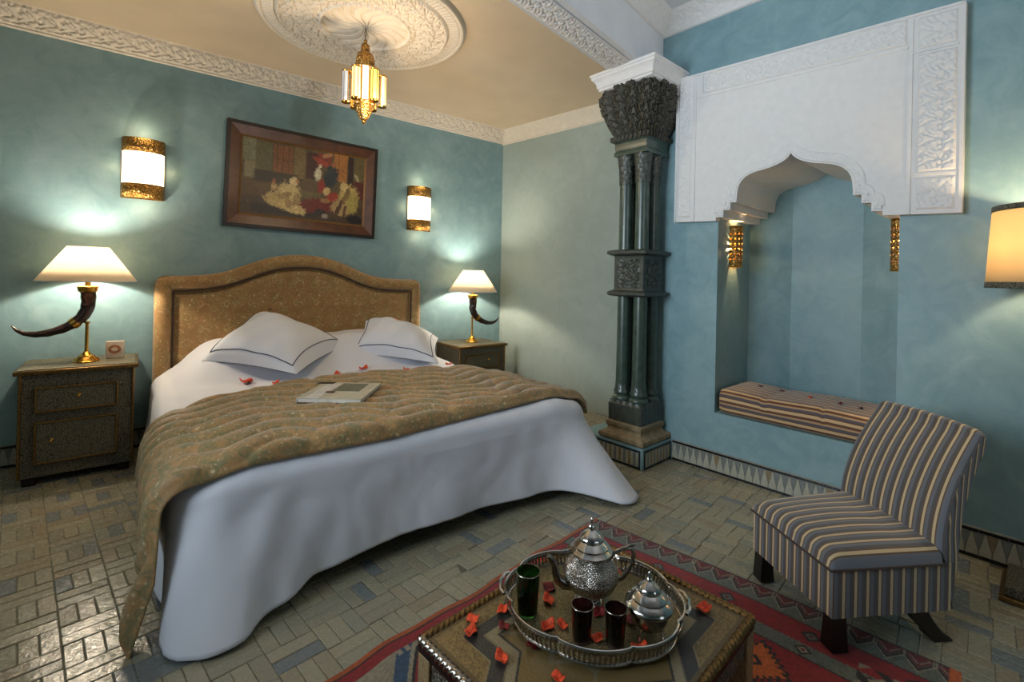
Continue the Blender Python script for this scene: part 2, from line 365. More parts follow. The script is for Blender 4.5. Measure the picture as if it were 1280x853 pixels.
# floor slab
m = MB(); m.add([(p.x, p.y, z) for z in (-.0026, -.1) for p in (P_BL, P_BR, P_SE, NP(-.12, -.8), NP(4.75, -.8), P_RF, P_LF)],
                [tuple(range(7)), tuple(range(13, 6, -1))] + [(i, (i + 1) % 7, 7 + (i + 1) % 7, 7 + i) for i in range(7)])
floor = struct(m.build('floor', 'grout', smooth=0))

# ceiling: lower one over the bed, beam, upper one
FAZ = R(50); F0 = Vector((1.06, 3.555, 0)); fd = Vector((-math.cos(FAZ), -math.sin(FAZ), 0)); fn_ = Vector((math.sin(FAZ), -math.cos(FAZ), 0))   # fn_: towards the front room
Fa = F0 - fd * 1.0; Fb = F0 + fd * 5.5
m = MB(); m.add([(p.x, p.y, z) for z in (LOWZ, LOWZ + .05) for p in (Fa - fn_ * .1, Fb - fn_ * .1, BP(-5.2, .5), BP(-5.2, -.2), BP(.3, -.2), P_SE + nB * .3)],
                [tuple(range(6)), tuple(range(11, 5, -1))] + [(i, (i + 1) % 6, 6 + (i + 1) % 6, 6 + i) for i in range(6)])
struct(m.build('ceiling', 'ceiling_plaster', smooth=0))
m = MB(); m.add([(-6, -4, UPZ), (6, -4, UPZ), (6, 7, UPZ), (-6, 7, UPZ), (-6, -4, UPZ + .06), (6, -4, UPZ + .06), (6, 7, UPZ + .06), (-6, 7, UPZ + .06)],
               [(0, 1, 2, 3), (7, 6, 5, 4), (0, 4, 5, 1), (1, 5, 6, 2), (2, 6, 7, 3), (3, 7, 4, 0)])
struct(m.build('ceiling_upper', 'white_plaster', smooth=0))
BW = .24
m = MB(); Q = [Fa, Fb, Fb - fn_ * BW, Fa - fn_ * BW]
m.add([(p.x, p.y, z) for z in (BEAMZ, UPZ) for p in Q], [(0, 1, 2, 3), (7, 6, 5, 4), (0, 4, 5, 1), (1, 5, 6, 2), (2, 6, 7, 3), (3, 7, 4, 0)])
struct(m.build('ceiling_beam', 'white_plaster', smooth=0))
# carved band on the beam's soffit
nu, nv = 760, 32; U, V = np.meshgrid(np.linspace(0, 4.6, nu), np.linspace(0, 1, nv))
edge = np.clip(np.minimum(V, 1 - V) / .12, 0, 1)
hh = .004 + .008 * arab(U / .115, V * 1.5) * edge
o_ = F0 + fd * .12
P = np.stack([o_.x + fd.x * U - fn_.x * (.045 + .17 * V), o_.y + fd.y * U - fn_.y * (.045 + .17 * V), BEAMZ - hh], -1)
struct(surf_np('trim_1', P, 'stucco'))

# cornices: coved carved plaster bands (s along, profile from wall bottom to ceiling)
def cornice(name, a, b, z0, z1, out, inward, mat='stucco_lamplit', rel=.009, motif=.15, nv=30, mitre0=0, mitre1=0):
    L = (b - a).length; d = (b - a).normalized(); nu = int(L / .008)
    U, V = np.meshgrid(np.linspace(0, 1, nu), np.linspace(0, 1, nv)); th = V * PI / 2
    # slightly concave cove from (0,z0) to (out,z1)
    zz = z0 + (z1 - z0) * (1 - np.cos(th)) ** .75 * 1.0; oo = out * np.sin(th) ** 1.15 * .98 + .012
    zz = z0 + (z1 - z0) * V; oo = .014 + out * V ** 1.5
    lip = (V < .1); edge = np.clip(np.minimum(V - .1, .95 - V) / .08, 0, 1)
    g = arab(U * L / motif, V * 1.25) * edge * rel + lip * .008
    oo = oo + g * .8; zz = zz - g * .6 * V
    UU = U * L
    u0 = -mitre0 * oo; u1 = L + mitre1 * oo
    UU = u0 + (u1 - u0) * U
    P = np.stack([a.x + d.x * UU + inward.x * oo, a.y + d.y * UU + inward.y * oo, zz], -1)
    P[0, :, 0] = (a.x + d.x * UU[0]); P[0, :, 1] = (a.y + d.y * UU[0])
    return struct(surf_np(name, P, mat))
cornice('trim_2', BP(-4.9, 0), CB, 2.835, LOWZ + .002, .15, -nB, rel=.022, motif=.10)
nS = Vector((eS.y, -eS.x, 0))
cornice('trim_3', CB, CB + eS * 1.7, 2.825, LOWZ + .002, .13, nS, rel=.003)
cornice('trim_4', NP(-.20, 0), NP(4.7, 0), 3.11, UPZ + .002, .10, -nN, 'stucco', rel=.006)
cornice('trim_5', F0 - fd * .1, F0 + fd * 5.0, 3.11, UPZ + .002, .10, fn_, 'stucco', rel=.006)

# ------------------------------------------------------------------ floor tiles (basket weave of glazed bricks)
A_T = R(46); tx = Vector((math.cos(A_T), math.sin(A_T), 0)); ty = Vector((math.sin(A_T), -math.cos(A_T), 0))
room = [(p.x, p.y) for p in (P_BL, P_BR, P_SE, NP(-.12, -.8), NP(-.12, 0), NP(4.7, 0), P_LF)]
def inside(x, y, poly):
    r = False; n = len(poly)
    for i in range(n):
        x0, y0 = poly[i]; x1, y1 = poly[(i + 1) % n]
        if (y0 > y) != (y1 > y) and x < (x1 - x0) * (y - y0) / (y1 - y0) + x0: r = not r
    return r
def proj(p):
    if p[1] < .2: return (-999, -999)
    u = 600 * p[0] / p[1]; v = -600 * (p[2] - 1.3) / p[1]
    return (640 + cr * u - sr * v, 346.5 + sr * u + cr * v)
RUG0 = Vector((.483, 2.607, 0)); rx = Vector((math.cos(R(-43)), math.sin(R(-43)), 0)); ry = Vector((-math.cos(R(45.6)), -math.sin(R(45.6)), 0)); RW, RL = 1.45, 2.3
rugpoly = [(p.x, p.y) for p in (RUG0, RUG0 + rx * RW, RUG0 + rx * RW + ry * RL, RUG0 + ry * RL)]
bedpoly = [(p.x, p.y) for p in (BP(-3.15, 0), BP(-1.1, 0), BP(-1.1, 2.4), BP(-3.15, 2.4))]
G = .0011; TW, PX, PY = .0535, .160, .255
tiles = []
for cx in range(-40, 46):
    for cy in range(-26, 26):
        x0 = cx * PX - .030; y0 = cy * PY - 2.362 + (PY / 2 if cx % 2 else 0)
        for k in range(3): tiles.append((x0 + TW * (k + .5), y0 + .0675, TW - 2 * G, .135 - 2 * G))
        for k in range(2): tiles.append((x0 + PX / 2, y0 + .135 + .06 * (k + .5), PX - 2 * G, .06 - 2 * G))
cand = []
for (x, y, w, d) in tiles:
    p = tx * x + ty * y
    if not inside(p.x, p.y, room): continue
    px, py = proj(p); vis = -10 < px < 1290 and 0 < py < 870
    hid = inside(p.x, p.y, rugpoly) or inside(p.x, p.y, bedpoly)
    cand.append((0 if (vis and not hid) else 1, p.length, p, w, d))
cand.sort(key=lambda c: (c[0], c[1]))
def tile_mesh(w, d, b=.003):
    w /= 2; d /= 2
    vs = [(-w, -d, -.012), (w, -d, -.012), (w, d, -.012), (-w, d, -.012), (-w, -d, -.0018), (w, -d, -.0018), (w, d, -.0018), (-w, d, -.0018),
          (-w + b, -d + b, 0), (w - b, -d + b, 0), (w - b, d - b, 0), (-w + b, d - b, 0)]
    fs = [(0, 1, 5, 4), (1, 2, 6, 5), (2, 3, 7, 6), (3, 0, 4, 7), (4, 5, 9, 8), (5, 6, 10, 9), (6, 7, 11, 10), (7, 4, 8, 11), (8, 9, 10, 11)]
    return vs, fs
tmesh = {}
stuff = MB(); rnd = []
for i, (_, _, p, w, d) in enumerate(cand):
    rz = math.atan2(tx.y, tx.x) + random.gauss(0, .012); z = random.uniform(-.0012, .0008)
    tl = Matrix.Rotation(random.gauss(0, .011), 4, 'X') @ Matrix.Rotation(random.gauss(0, .011), 4, 'Y')
    key = (round(w, 4), round(d, 4))
    if i < 300:
        if key not in tmesh:
            me = bpy.data.meshes.new('tile'); vs, fs = tile_mesh(w, d); me.from_pydata(vs, [], fs); me.materials.append(M['glazed_tile']); tmesh[key] = me
        o = bpy.data.objects.new('tile', tmesh[key]); COL.objects.link(o); o.parent = floor
        o.matrix_local = Matrix.Translation((p.x, p.y, z)) @ Matrix.Rotation(rz, 4, 'Z') @ tl
    else:
        T = Matrix.Translation((p.x, p.y, z)) @ Matrix.Rotation(-rz if False else rz, 4, 'Z') @ tl
        vs, fs = tile_mesh(w, d); stuff.add([T @ Vector(v) for v in vs], fs); r_ = random.random(); rnd += [r_] * len(vs)
# note: local y of a tile runs along -ty; tiles are symmetric so this only mirrors them
me = bpy.data.meshes.new('tile_field'); me.from_pydata(stuff.v, [], stuff.f); me.materials.append(M['glazed_tile_field'])
at = me.attributes.new('rnd', 'FLOAT', 'POINT'); at.data.foreach_set('value', rnd)
o = bpy.data.objects.new('tile_field', me); COL.objects.link(o); o.parent = floor; o['kind'] = 'stuff'

# ------------------------------------------------------------------ zellige skirting
def skirting(name, fr, L, t0, spacing=.047, H=.145, nmax=60, top=True, parent=None, u_start=0.0):
    """fr(u, out, z) -> point; skirting from u=0..L"""
    def pt(u, o, z): p = fr(u, o, z); return (p.x, p.y, p.z)
    m = MB(); m.prism([(0, 0), (L, 0), (L, H), (0, H)], 0, t0, lambda u, v, a: pt(u, a, v))
    base = m.build(name, 'tile_bed', parent, smooth=0)
    def plate(nm, poly, mat, th=.004, e=.0):
        m = MB(); m.prism(poly, t0 - .002, t0 + th, lambda u, v, a: pt(u, a, v)); return m.build(nm, mat, base, smooth=0)
    n = max(1, int(round((L - 2 * u_start) / .10))); w = (L - 2 * u_start) / n
    for i in range(min(n, 40)):
        a = u_start + i * w
        for z in (.004, .127): plate('black_tile', [(a + .001, z), (a + w - .001, z), (a + w - .001, z + .013), (a + .001, z + .013)], 'black_tile')
    n = max(1, int(round((L - 2 * u_start - .01) / spacing))); w = (L - 2 * u_start) / n; z0, z1 = .021, .122
    for i in range(min(n, nmax)):
        a = u_start + i * w
        plate('pale_tile', [(a + .002, z0), (a + w - .002, z0), (a + w - .002, z0 + .022), (a + w / 2 + .003, z1), (a + w / 2 - .003, z1), (a + .002, z0 + .022)], 'white_tile', .005)
        if i: plate('grey_tile', [(a, z0 + .022), (a + w * .5 - .005, z1), (a - w * .5 + .005, z1)], ('grey_tile' if (i // 1) % 7 else 'ochre_tile'), .004)
    return base
struct(skirting('baseboard_right', lambda u, o, z: NP(u + .0, o, z), 2.4, .012))
struct(skirting('baseboard_back', lambda u, o, z: BP(-4.1 + u, o, z), .95, .012))

# ------------------------------------------------------------------ plaster panel with scalloped arch
m = MB()
SC = .76
half = [(.0, 2.088), (.014, 2.068), (.035, 2.05), (.06, 2.036), (.09, 2.024), (.13, 2.012), (.17, 2.005), (.205, 1.998), (.24, 1.986), (.27, 1.968), (.293, 1.944), (.307, 1.915), (.313, 1.885), (.316, 1.85), (.318, 1.812), (.357, 1.812), (.357, 1.765), (.402, 1.765), (.402, 1.718), (.452, 1.718)]
arch = [(SC - x, z - .006) for x, z in reversed(half)] + [(SC + x, z - .006) for x, z in half[1:]]
PT = .055
def tl_(s): return -.040 * (s - SC)       # the panel hangs a little out of level
PB, PTp, PS0, PS1 = 1.688, 2.716, .004, 1.522
outer = [(PS0, PB)] + [(arch[0][0], PB)] + arch + [(arch[-1][0], PB)] + [(PS1, PB), (PS1, PTp), (PS0, PTp)]
def panel_pt(u, v, a): p = NP(u, a, v + tl_(u)); return (p.x, p.y, p.z)
m.prism(outer, -.001, PT, panel_pt)
panel = thing('plaster_arch_panel', 'white carved plaster panel with a pointed scalloped arch above the wall niche', 'panel')
m.build('panel_body', 'stucco', panel, smooth=30)
m = MB(); tun = [(NI0 - .01, 1.712)] + arch[:] + [(NI1 + .01, 1.712), (NI1 + .01, 2.32), (NI0 - .01, 2.32)]
m.prism(tun, -.68, -.002, panel_pt); m.build('arch_soffit', 'stucco', panel, smooth=30)
def relief(name, s0, s1, z0, z1, mot, parent, hgt=.007, base=.002, inv=False, ofs=0):
    nu = max(8, int((s1 - s0) / .0045)); nv = max(8, int((z1 - z0) / .0045))
    U, V = np.meshgrid(np.linspace(s0, s1, nu), np.linspace(z0, z1, nv))
    e = np.clip(np.minimum(np.minimum(U - s0, s1 - U), np.minimum(V - z0, z1 - V)) / .008, 0, 1)
    fr = (np.minimum(np.minimum(U - s0, s1 - U), np.minimum(V - z0, z1 - V)) < .014) * .6
    g = base * e + hgt * e * np.maximum(arab(U / mot + ofs, V / mot), fr)
    Z = V + tl_(U); p0 = NP(0, PT, 0)
    P = np.stack([p0.x + eN.x * U - nN.x * g, p0.y + eN.y * U - nN.y * g, Z], -1)
    return surf_np(name, P, 'stucco', parent)
relief('carved_border', .20, 1.300, 2.565, 2.700, .09, panel, .010)
relief('carved_border', 1.345, 1.495, 1.90, 2.50, .10, panel, .010)
relief('carved_border', 1.345, 1.495, 2.53, 2.69, .115, panel)
relief('carved_border', 1.345, 1.495, 1.71, 1.87, .115, panel)
relief('carved_border', .025, .125, 1.72, 2.69, .10, panel, .006)
m = MB()
for (a, b, c, d) in ((PS0, PS1, PTp - .012, PTp), (PS0, PS0 + .012, PB, PTp), (PS1 - .014, PS1, PB, PTp), (.14, .155, PB, 2.69), (1.31, 1.325, PB, 2.69), (.16, 1.305, 2.545, 2.555), (1.325, 1.50, 1.885, 1.893), (1.325, 1.50, 2.512, 2.52)):
    m.prism([(a, c), (b, c), (b, d), (a, d)], PT - .002, PT + .006, panel_pt)
m.build('fillet', 'stucco', panel, smooth=0)
# ornament band that follows the arch
U = []; pts = []
for i in range(len(arch) - 1):
    a, b = Vector((arch[i][0], arch[i][1], 0)), Vector((arch[i + 1][0], arch[i + 1][1], 0)); k = max(1, int((b - a).length / .005))
    for j in range(k): pts.append(a.lerp(b, j / k))
pts = np.array([(p.x, p.y) for p in pts]); tg = np.gradient(pts, axis=0)
for _ in range(12): tg = (np.roll(tg, 1, 0) + tg + np.roll(tg, -1, 0)) / 3
ln = np.maximum(np.linalg.norm(tg, axis=1), 1e-6)[:, None]; nrm = np.stack([-tg[:, 1], tg[:, 0]], 1) / ln
wv = np.linspace(.006, .065, 14); X = pts[None, :, 0] + nrm[None, :, 0] * wv[:, None]; Z = pts[None, :, 1] + nrm[None, :, 1] * wv[:, None]
g = .002 + .005 * arab(np.arange(len(pts))[None, :] * .005 / .07, wv[:, None] / .07) * np.ones_like(X); g[0] = g[-1] = -.001; p0 = NP(0, PT, 0)
surf_np('arch_ornament', np.stack([p0.x + eN.x * X - nN.x * g, p0.y + eN.y * X - nN.y * g, Z + tl_(X)], -1), 'stucco', panel)

# ------------------------------------------------------------------ ceiling medallion
MC = Vector((-1.0, 3.17, LOWZ)); MR = .66
med = thing('ceiling_medallion', 'large round carved plaster rosette on the ceiling around the lantern', 'ceiling rose', MC)
nr, na = 170, 720; RR, AA = np.meshgrid(np.linspace(.0, 1, nr), np.linspace(0, 2 * PI, na, endpoint=False), indexing='ij')
g = .016 * np.ones_like(RR)
star = np.abs(np.sin(AA * 8 + 2.2 * np.sin(RR * 9))); g += .010 * np.clip((star - .3) / .3, 0, 1) * (RR < .42) * (RR > .03)
g += .016 * arab(AA / (2 * PI) * 28, RR * 5.2) * ((RR >= .42) & (RR < .80))
g += .012 * (np.abs(RR - .43) < .012) + .012 * (np.abs(RR - .81) < .012)
g += .011 * np.clip(np.abs(np.sin(AA * 60)) * 1.4 - .2, 0, 1) * ((RR > .83) & (RR < .93)) + .012 * (RR > .935) * (RR < .975)
g *= np.clip((1 - RR) / .02, 0, 1); g += .008 * (1 - np.clip(RR / .06, 0, 1))
P = np.stack([MR * RR * np.cos(AA), MR * RR * np.sin(AA), -g], -1); surf_np('carved_disc', P, 'stucco_lamplit', med, wrap=True)

# ------------------------------------------------------------------ pillar
CC = Vector((.925, 3.525, 0)); AZC = R(42)
col = thing('pillar', 'tall dark bronze-green clustered pillar with carved capital beside the bed foot', 'pillar', CC, AZC)
def sq_loft(prof, disp=None, nseg=40, rnd_=.12, name='x', mat='bronze', parent=None):
    """square loft: prof rows (half, z); disp(u, v, k) -> outward relief"""
    rows = []
    for half_, z in prof:
        row = []
        for side in range(4):
            for i in range(nseg):
                u = -1 + 2 * i / nseg
                c, s_ = [(u, -1), (1, u), (-u, 1), (-1, -u)][side]
                row.append((c * half_, s_ * half_, z, c, s_))
        rows.append(row)
    P = np.array([[r[:3] for r in row] for row in rows]); D = np.array([[r[3:] for r in row] for row in rows])
    if disp is not None:
        n = len(prof); nn_ = P.shape[1]; Uu = np.arange(nn_)[None, :] / nseg * np.ones((n, 1)); Vv = np.linspace(0, 1, n)[:, None] * np.ones((1, nn_))
        dd = disp(Uu, Vv); nr_ = np.maximum(np.abs(D).max(-1), 1e-6); P[..., 0] += D[..., 0] * dd; P[..., 1] += D[..., 1] * dd
    top = P[-1].copy(); cen = top.mean(0); bot = P[0].copy(); cb = bot.mean(0)
    P = np.concatenate([np.broadcast_to(cb, bot.shape)[None], P, np.broadcast_to(cen, top.shape)[None]], 0)
    o = surf_np(name, P, mat, parent, wrap=True); o.data.set_sharp_from_angle(angle=R(40)); return o
# pedestal with zellige sides (skirting level)
m = MB(); m.box((.035, .085, .0725), (.45, .55, .145)); ped = m.build('pedestal', 'tadelakt_blue', col, smooth=0, bevel=.003)
def loc_plate(poly, fnp, mat, nm):
    m = MB(); m.prism(poly, -.001, .005, fnp); return m.build(nm, mat, ped, smooth=0)
fR = lambda u, v, a: (-.19 + u, -.19 - a, v)          # right-hand face, runs along local x
fL = lambda u, v, a: (-.19 - a, -.19 + u, v)          # left-hand face, runs along local y
for fnp, L in ((fR, .36), (fL, .45)):
    for z in (.004, .119): loc_plate([(.018, z), (L, z), (L, z + .010), (.018, z + .010)], fnp, 'black_tile', 'black_tile')
    loc_plate([(.018, .014), (.026, .014), (.026, .119), (.018, .119)], fnp, 'black_tile', 'black_tile')
    n = int((L - .04) / .04)
    for i in range(n):
        a = .034 + i * .04; loc_plate([(a, .02), (a + .017, .02), (a + .017, .113), (a, .113)], fnp, 'white_tile', 'pale_tile')
        loc_plate([(a + .02, .02), (a + .037, .02), (a + .037, .113), (a + .02, .113)], fnp, 'ochre_tile' if i % 2 else 'grey_tile', 'grey_tile')
sq_loft([(.172, .145), (.184, .153), (.188, .168), (.184, .184), (.168, .194), (.150, .200), (.141, .212), (.138, .226), (.146, .236)], None, 10, name='stone_base', mat='old_stone', parent=col)
sq_loft([(.146, .236), (.149, .24), (.149, .266), (.132, .276)], None, 8, name='stone_slab', mat='old_stone', parent=col)
sq_loft([(.136, .276), (.136, .395), (.128, .402), (.124, .425)], lambda u, v: .003 * np.sin(u * 30) * (v > .3), 30, name='plinth_block', mat='bronze', parent=col)
OFF = .068
def shafts(z0, z1, base=True, cap=False):
    for sx, sy in ((-1, -1), (1, -1), (1, 1), (-1, 1)):
        pr = []
        if base: pr += [(.062, z0), (.066, z0 + .012), (.060, z0 + .026), (.048, z0 + .034), (.056, z0 + .048), (.058, z0 + .060), (.047, z0 + .078), (.046, z0 + .12)]
        else: pr += [(.045, z0)]
        pr += [(.044, (z0 + z1) / 2), (.044, z1 - .01), (.044, z1)]
        m = MB(); pr = [(r_ * 1.10, z_) for r_, z_ in pr]; m.lathe(pr, 24, (sx * OFF, sy * OFF, 0)); m.build('shaft', 'bronze_shaft', col, smooth=50)
        if base:
            m = MB(); m.lathe([(.0535, z0 + .075), (.050, z0 + .10), (.0465, z0 + .15)], 24, (sx * OFF, sy * OFF, 0), lobes=6, amp=.06); m.build('leaf_collar', 'bronze', col)
        if cap:
            a = np.linspace(0, 2 * PI, 48, endpoint=False)[None, :]; v = np.linspace(0, 1, 30)[:, None]
            rr = .046 + .016 * v ** 2 + .007 * arab(a / (2 * PI) * 5 + 0 * v, v * 1.6 + 0 * a); zz = z1 - .21 + .21 * v + 0 * a
            surf_np('carved_collar', np.stack([sx * OFF + rr * np.cos(a), sy * OFF + rr * np.sin(a), zz], -1), 'bronze', col, wrap=True)
shafts(.425, 1.175)
sq_loft([(.120, 1.175), (.150, 1.182), (.158, 1.190), (.158, 1.206), (.146, 1.215), (.128, 1.222)], None, 6, name='lower_slab', mat='bronze', parent=col)
sq_loft([(.126, 1.222)] * 2 + [(.122, z) for z in np.linspace(1.232, 1.460, 46)] + [(.126, 1.470)],
        lambda u, v: np.where((np.abs((u % 1) - .5) < .36) & (v > .10) & (v < .90), -.006 + .008 * arab((u % 1) * 2.0, v * 2), 0.0) + 0 * u, 44, name='carved_block', mat='bronze', parent=col)
sq_loft([(.128, 1.470), (.150, 1.478), (.162, 1.484), (.162, 1.502), (.150, 1.510), (.126, 1.516)], None, 6, name='upper_slab', mat='bronze', parent=col)
shafts(1.516, 2.20, False, True)
sq_loft([(.122, 2.195), (.136, 2.20), (.136, 2.225), (.128, 2.235), (.132, 2.25), (.132, 2.29), (.146, 2.30)], None, 6, name='necking', mat='bronze_shaft', parent=col)
sq_loft([(.146, 2.300), (.155, 2.306), (.155, 2.336), (.142, 2.343)], lambda u, v: .006 * np.sign(np.sin(u * 2 * PI * 9)) * ((v > .2) & (v < .8)), 60, name='dentil_band', mat='carved_dark', parent=col)
zc = np.linspace(0, 1, 60); pc = [(.135 + .082 * v ** .8 + .010 * math.sin(v * PI), 2.343 + .342 * v) for v in zc]
def capd(u, v):
    f = u % 1; leaf = np.abs(np.sin(f * PI * 4 + .6 * np.sin(v * 6))); drum = .034 * (np.clip(np.abs(np.sin(f * PI * 4)), 0, 1) ** .7) * np.sin(v * PI * .95) ** .6
    q = drum * .6 + .014 * arab(f * 4, v * 3.0) + .010 * leaf * (v > .45) - .02 * (v > .86) * (np.abs(f - .5) > .2)
    return q - .012
sq_loft(pc, capd, 80, name='capital', mat='carved_dark', parent=col)
sq_loft([(.205, 2.672), (.222, 2.680), (.222, 2.694), (.232, 2.70), (.236, 2.73), (.250, 2.752), (.262, 2.760), (.262, 2.775), (.270, 2.780), (.270, 2.797)], None, 4, name='abacus', mat='stucco', parent=col)

# ------------------------------------------------------------------ bed
def sm(x): x = np.clip(x, 0, 1); return x * x * (3 - 2 * x)
BO = BP(-2.15, 1.2, 0)
def bl(s, t): return s + 2.15, 1.2 - t          # B coordinates -> bed local x, y
SL, SR, TF, TH, RD = -3.14, -1.10, 2.27, .13, .10
def ztop(s, t):
    s = np.asarray(s, float); t = np.asarray(t, float)
    win = sm((s + 3.22) / .42) * sm((-1.0 - s) / .40)
    z = .548 + .235 * sm((.80 - t) / .38) * win
    z = z + .006 * np.sin(3.1 * s + 2 * t) + .005 * np.sin(7.3 * t - 2.2 * s) + .004 * np.sin(15 * s + 4 * np.sin(5 * t)) * sm((1.3 - t) / .5)
    z = z - .05 * sm((s + 1.35) / .3) - .04 * sm((-2.95 - s) / .25)
    return z
bed = thing('bed', 'wide double bed with a curved paisley upholstered headboard', 'bed', BO, A_B)
m = MB(); x0, y0 = bl(SL + .04, TF - .02); x1, y1 = bl(SR - .04, TH + .02)
m.box(((x0 + x1) / 2, (y0 + y1) / 2, .40), (x1 - x0, y1 - y0, .20)); m.build('mattress', 'white_cotton', bed, bevel=.04, seg=3)
m = MB(); m.box(((x0 + x1) / 2, (y0 + y1) / 2, .24), (x1 - x0 - .02, y1 - y0 - .02, .12)); m.build('bed_base', 'burgundy_cloth', bed, bevel=.01)
for sx in (x0 + .16, x1 - .10):
    for sy in (y0 + .08, y1 - .15):
        m = MB(); m.lathe([(.022, 0), (.030, .03), (.034, .08), (.030, .185)], 20, (sx, sy, 0)); m.build('leg', 'bed_wood', bed)
_u = np.linspace(-1.3, 1.3, 521); _z = np.interp(np.abs(_u), [0, .12, .27, .40, .53, .67, .85, 1.3], [1.455, 1.449, 1.420, 1.362, 1.303, 1.268, 1.256, 1.252])
for _ in range(3): _z = np.convolve(np.pad(_z, 14, 'edge'), np.ones(29) / 29, 'valid')
def hb_z(s): return float(np.interp(s + 2.20, _u, _z))
ss = np.linspace(-3.225, -1.075, 81)
out_ = [(x, hb_z(x)) for x in ss]
# round the upper corners
def rc(x, z):
    d = .07 - min(x + 3.225, -1.075 - x); return z - (.07 - math.sqrt(max(.07 ** 2 - max(d, 0) ** 2, 0))) if d > 0 else z
out_ = [(x, rc(x, z)) for x, z in out_]
def hbp(u, v, a): lx, ly = bl(u, a); return (lx, ly, v)
m = MB(); m.prism([(-3.225, .06)] + out_ + [(-1.075, .06)], .02, .075, hbp); hb = m.build('headboard', 'headboard_fabric', bed, smooth=30)
ins = .115
inn = [(x, hb_z(x) - ins * 1.0) for x in np.linspace(-3.225 + ins, -1.075 - ins, 60)]
# padded centre panel
nu, nv = 90, 40; U = np.linspace(-3.225 + ins, -1.075 - ins, nu)[None, :]; Zt = np.array([hb_z(x) - ins for x in U[0]])[None, :]; V = np.linspace(0, 1, nv)[:, None]
Z = .35 + (Zt - .35) * V; ed = np.minimum(np.minimum(U + 3.225 - ins, -1.075 - ins - U), np.minimum((Zt - Z), 1)) + 0 * Z; T = .078 + .03 * sm(ed / .05)
surf_np('centre_pad', np.stack([U + 2.15 + 0 * Z, 1.2 - T, Z], -1), 'headboard_fabric', hb)
path = [(-3.225 + .058, z) for z in np.linspace(.08, 1.14, 8)] + [(x, rc(x, hb_z(x)) - .056 - .0 * x) for x in np.linspace(-3.225 + .062, -1.075 - .062, 60)] + [(-1.075 - .058, z) for z in np.linspace(1.14, .08, 8)]
m = MB(); pts = [hbp(x, z, .078) for x, z in path]; m.tube(pts, .057, 16); o = m.build('padded_border', 'headboard_fabric', hb, smooth=60)
m = MB(); pth = [(-3.225 + ins, z) for z in (.3, .7, 1.0)] + inn + [(-1.075 - ins, z) for z in (1.0, .7, .3)]; m.tube([hbp(x, z, .112) for x, z in pth], .0065, 8); m.build('piping', 'dark_piping', hb, smooth=60)

# duvet: rounded rectangle swept from the centre out, over the edge and down to the hem
nP = 420
def rrect(s0, s1, t0, t1, r, n):
    segs = []; 
    cs = [(s1 - r, t1 - r, 0), (s0 + r, t1 - r, 90), (s0 + r, t0 + r, 180), (s1 - r, t0 + r, 270)]
    P, N_ = [], []
    Ls = [(PI / 2 * r), (s1 - s0 - 2 * r), (PI / 2 * r), (t1 - t0 - 2 * r)] * 1
    seq = []
    for k, (cx, cy, a) in enumerate(cs):
        nx_, ny_, _ = cs[(k + 1) % 4]; a0 = R(a)
        na_ = 14
        for i in range(na_): w = a0 + PI / 2 * i / na_; seq.append((cx + r * math.cos(w), cy + r * math.sin(w), math.cos(w), math.sin(w)))
        e0 = (cx + r * math.cos(a0 + PI / 2), cy + r * math.sin(a0 + PI / 2)); e1 = (nx_ + r * math.cos(R(cs[(k + 1) % 4][2])), ny_ + r * math.sin(R(cs[(k + 1) % 4][2])))
        L = math.hypot(e1[0] - e0[0], e1[1] - e0[1]); q = int(L / .022)
        for i in range(q): seq.append((e0[0] + (e1[0] - e0[0]) * i / q, e0[1] + (e1[1] - e0[1]) * i / q, math.cos(a0 + PI / 2), math.sin(a0 + PI / 2)))
    return np.array(seq)
Q = rrect(SL, SR, TH, TF, .09, nP); n = len(Q); s_, t_, ns, nt = Q.T
per = np.cumsum(np.hypot(np.diff(s_, append=s_[:1]), np.diff(t_, append=t_[:1])))
rows = []
cen = np.array([(SL + SR) / 2, 1.3])
for f in np.linspace(0.01, 1, 46):
    S1 = cen[0] + (s_ - cen[0]) * f; T1 = cen[1] + (t_ - cen[1]) * f; rows.append((S1, T1, ztop(S1, T1)))
ze = ztop(s_, t_)
for a in np.linspace(.12, 1, 8) * PI / 2: rows.append((s_ + ns * RD * math.sin(a), t_ + nt * RD * math.sin(a), ze - RD * (1 - math.cos(a))))
wL = np.exp(-(((s_ - SL) ** 2 + (t_ - TF) ** 2) / .30 ** 2)); wR = np.exp(-(((s_ - SR) ** 2 + (t_ - TF) ** 2) / .22 ** 2))
foot = sm((t_ - 2.15) / .1) * (np.abs(nt) > .5)
head = (nt < -.5)
hem = .085 + .0 * s_; hem = hem + .02 * np.sin(per * 3) * (1 - foot); hem = np.where(foot > 0, .088 + .012 * np.sin(s_ * 5), hem)
hem = hem * (1 - np.clip(wL, 0, 1)) + .012 * np.clip(wL, 0, 1); hem = hem * (1 - np.clip(wR, 0, 1)) + .015 * np.clip(wR, 0, 1); hem = np.where(head, .40, hem)
hem = hem + .10 * np.exp(-((s_ + 2.86) ** 2 / .10 ** 2)) * foot * 0
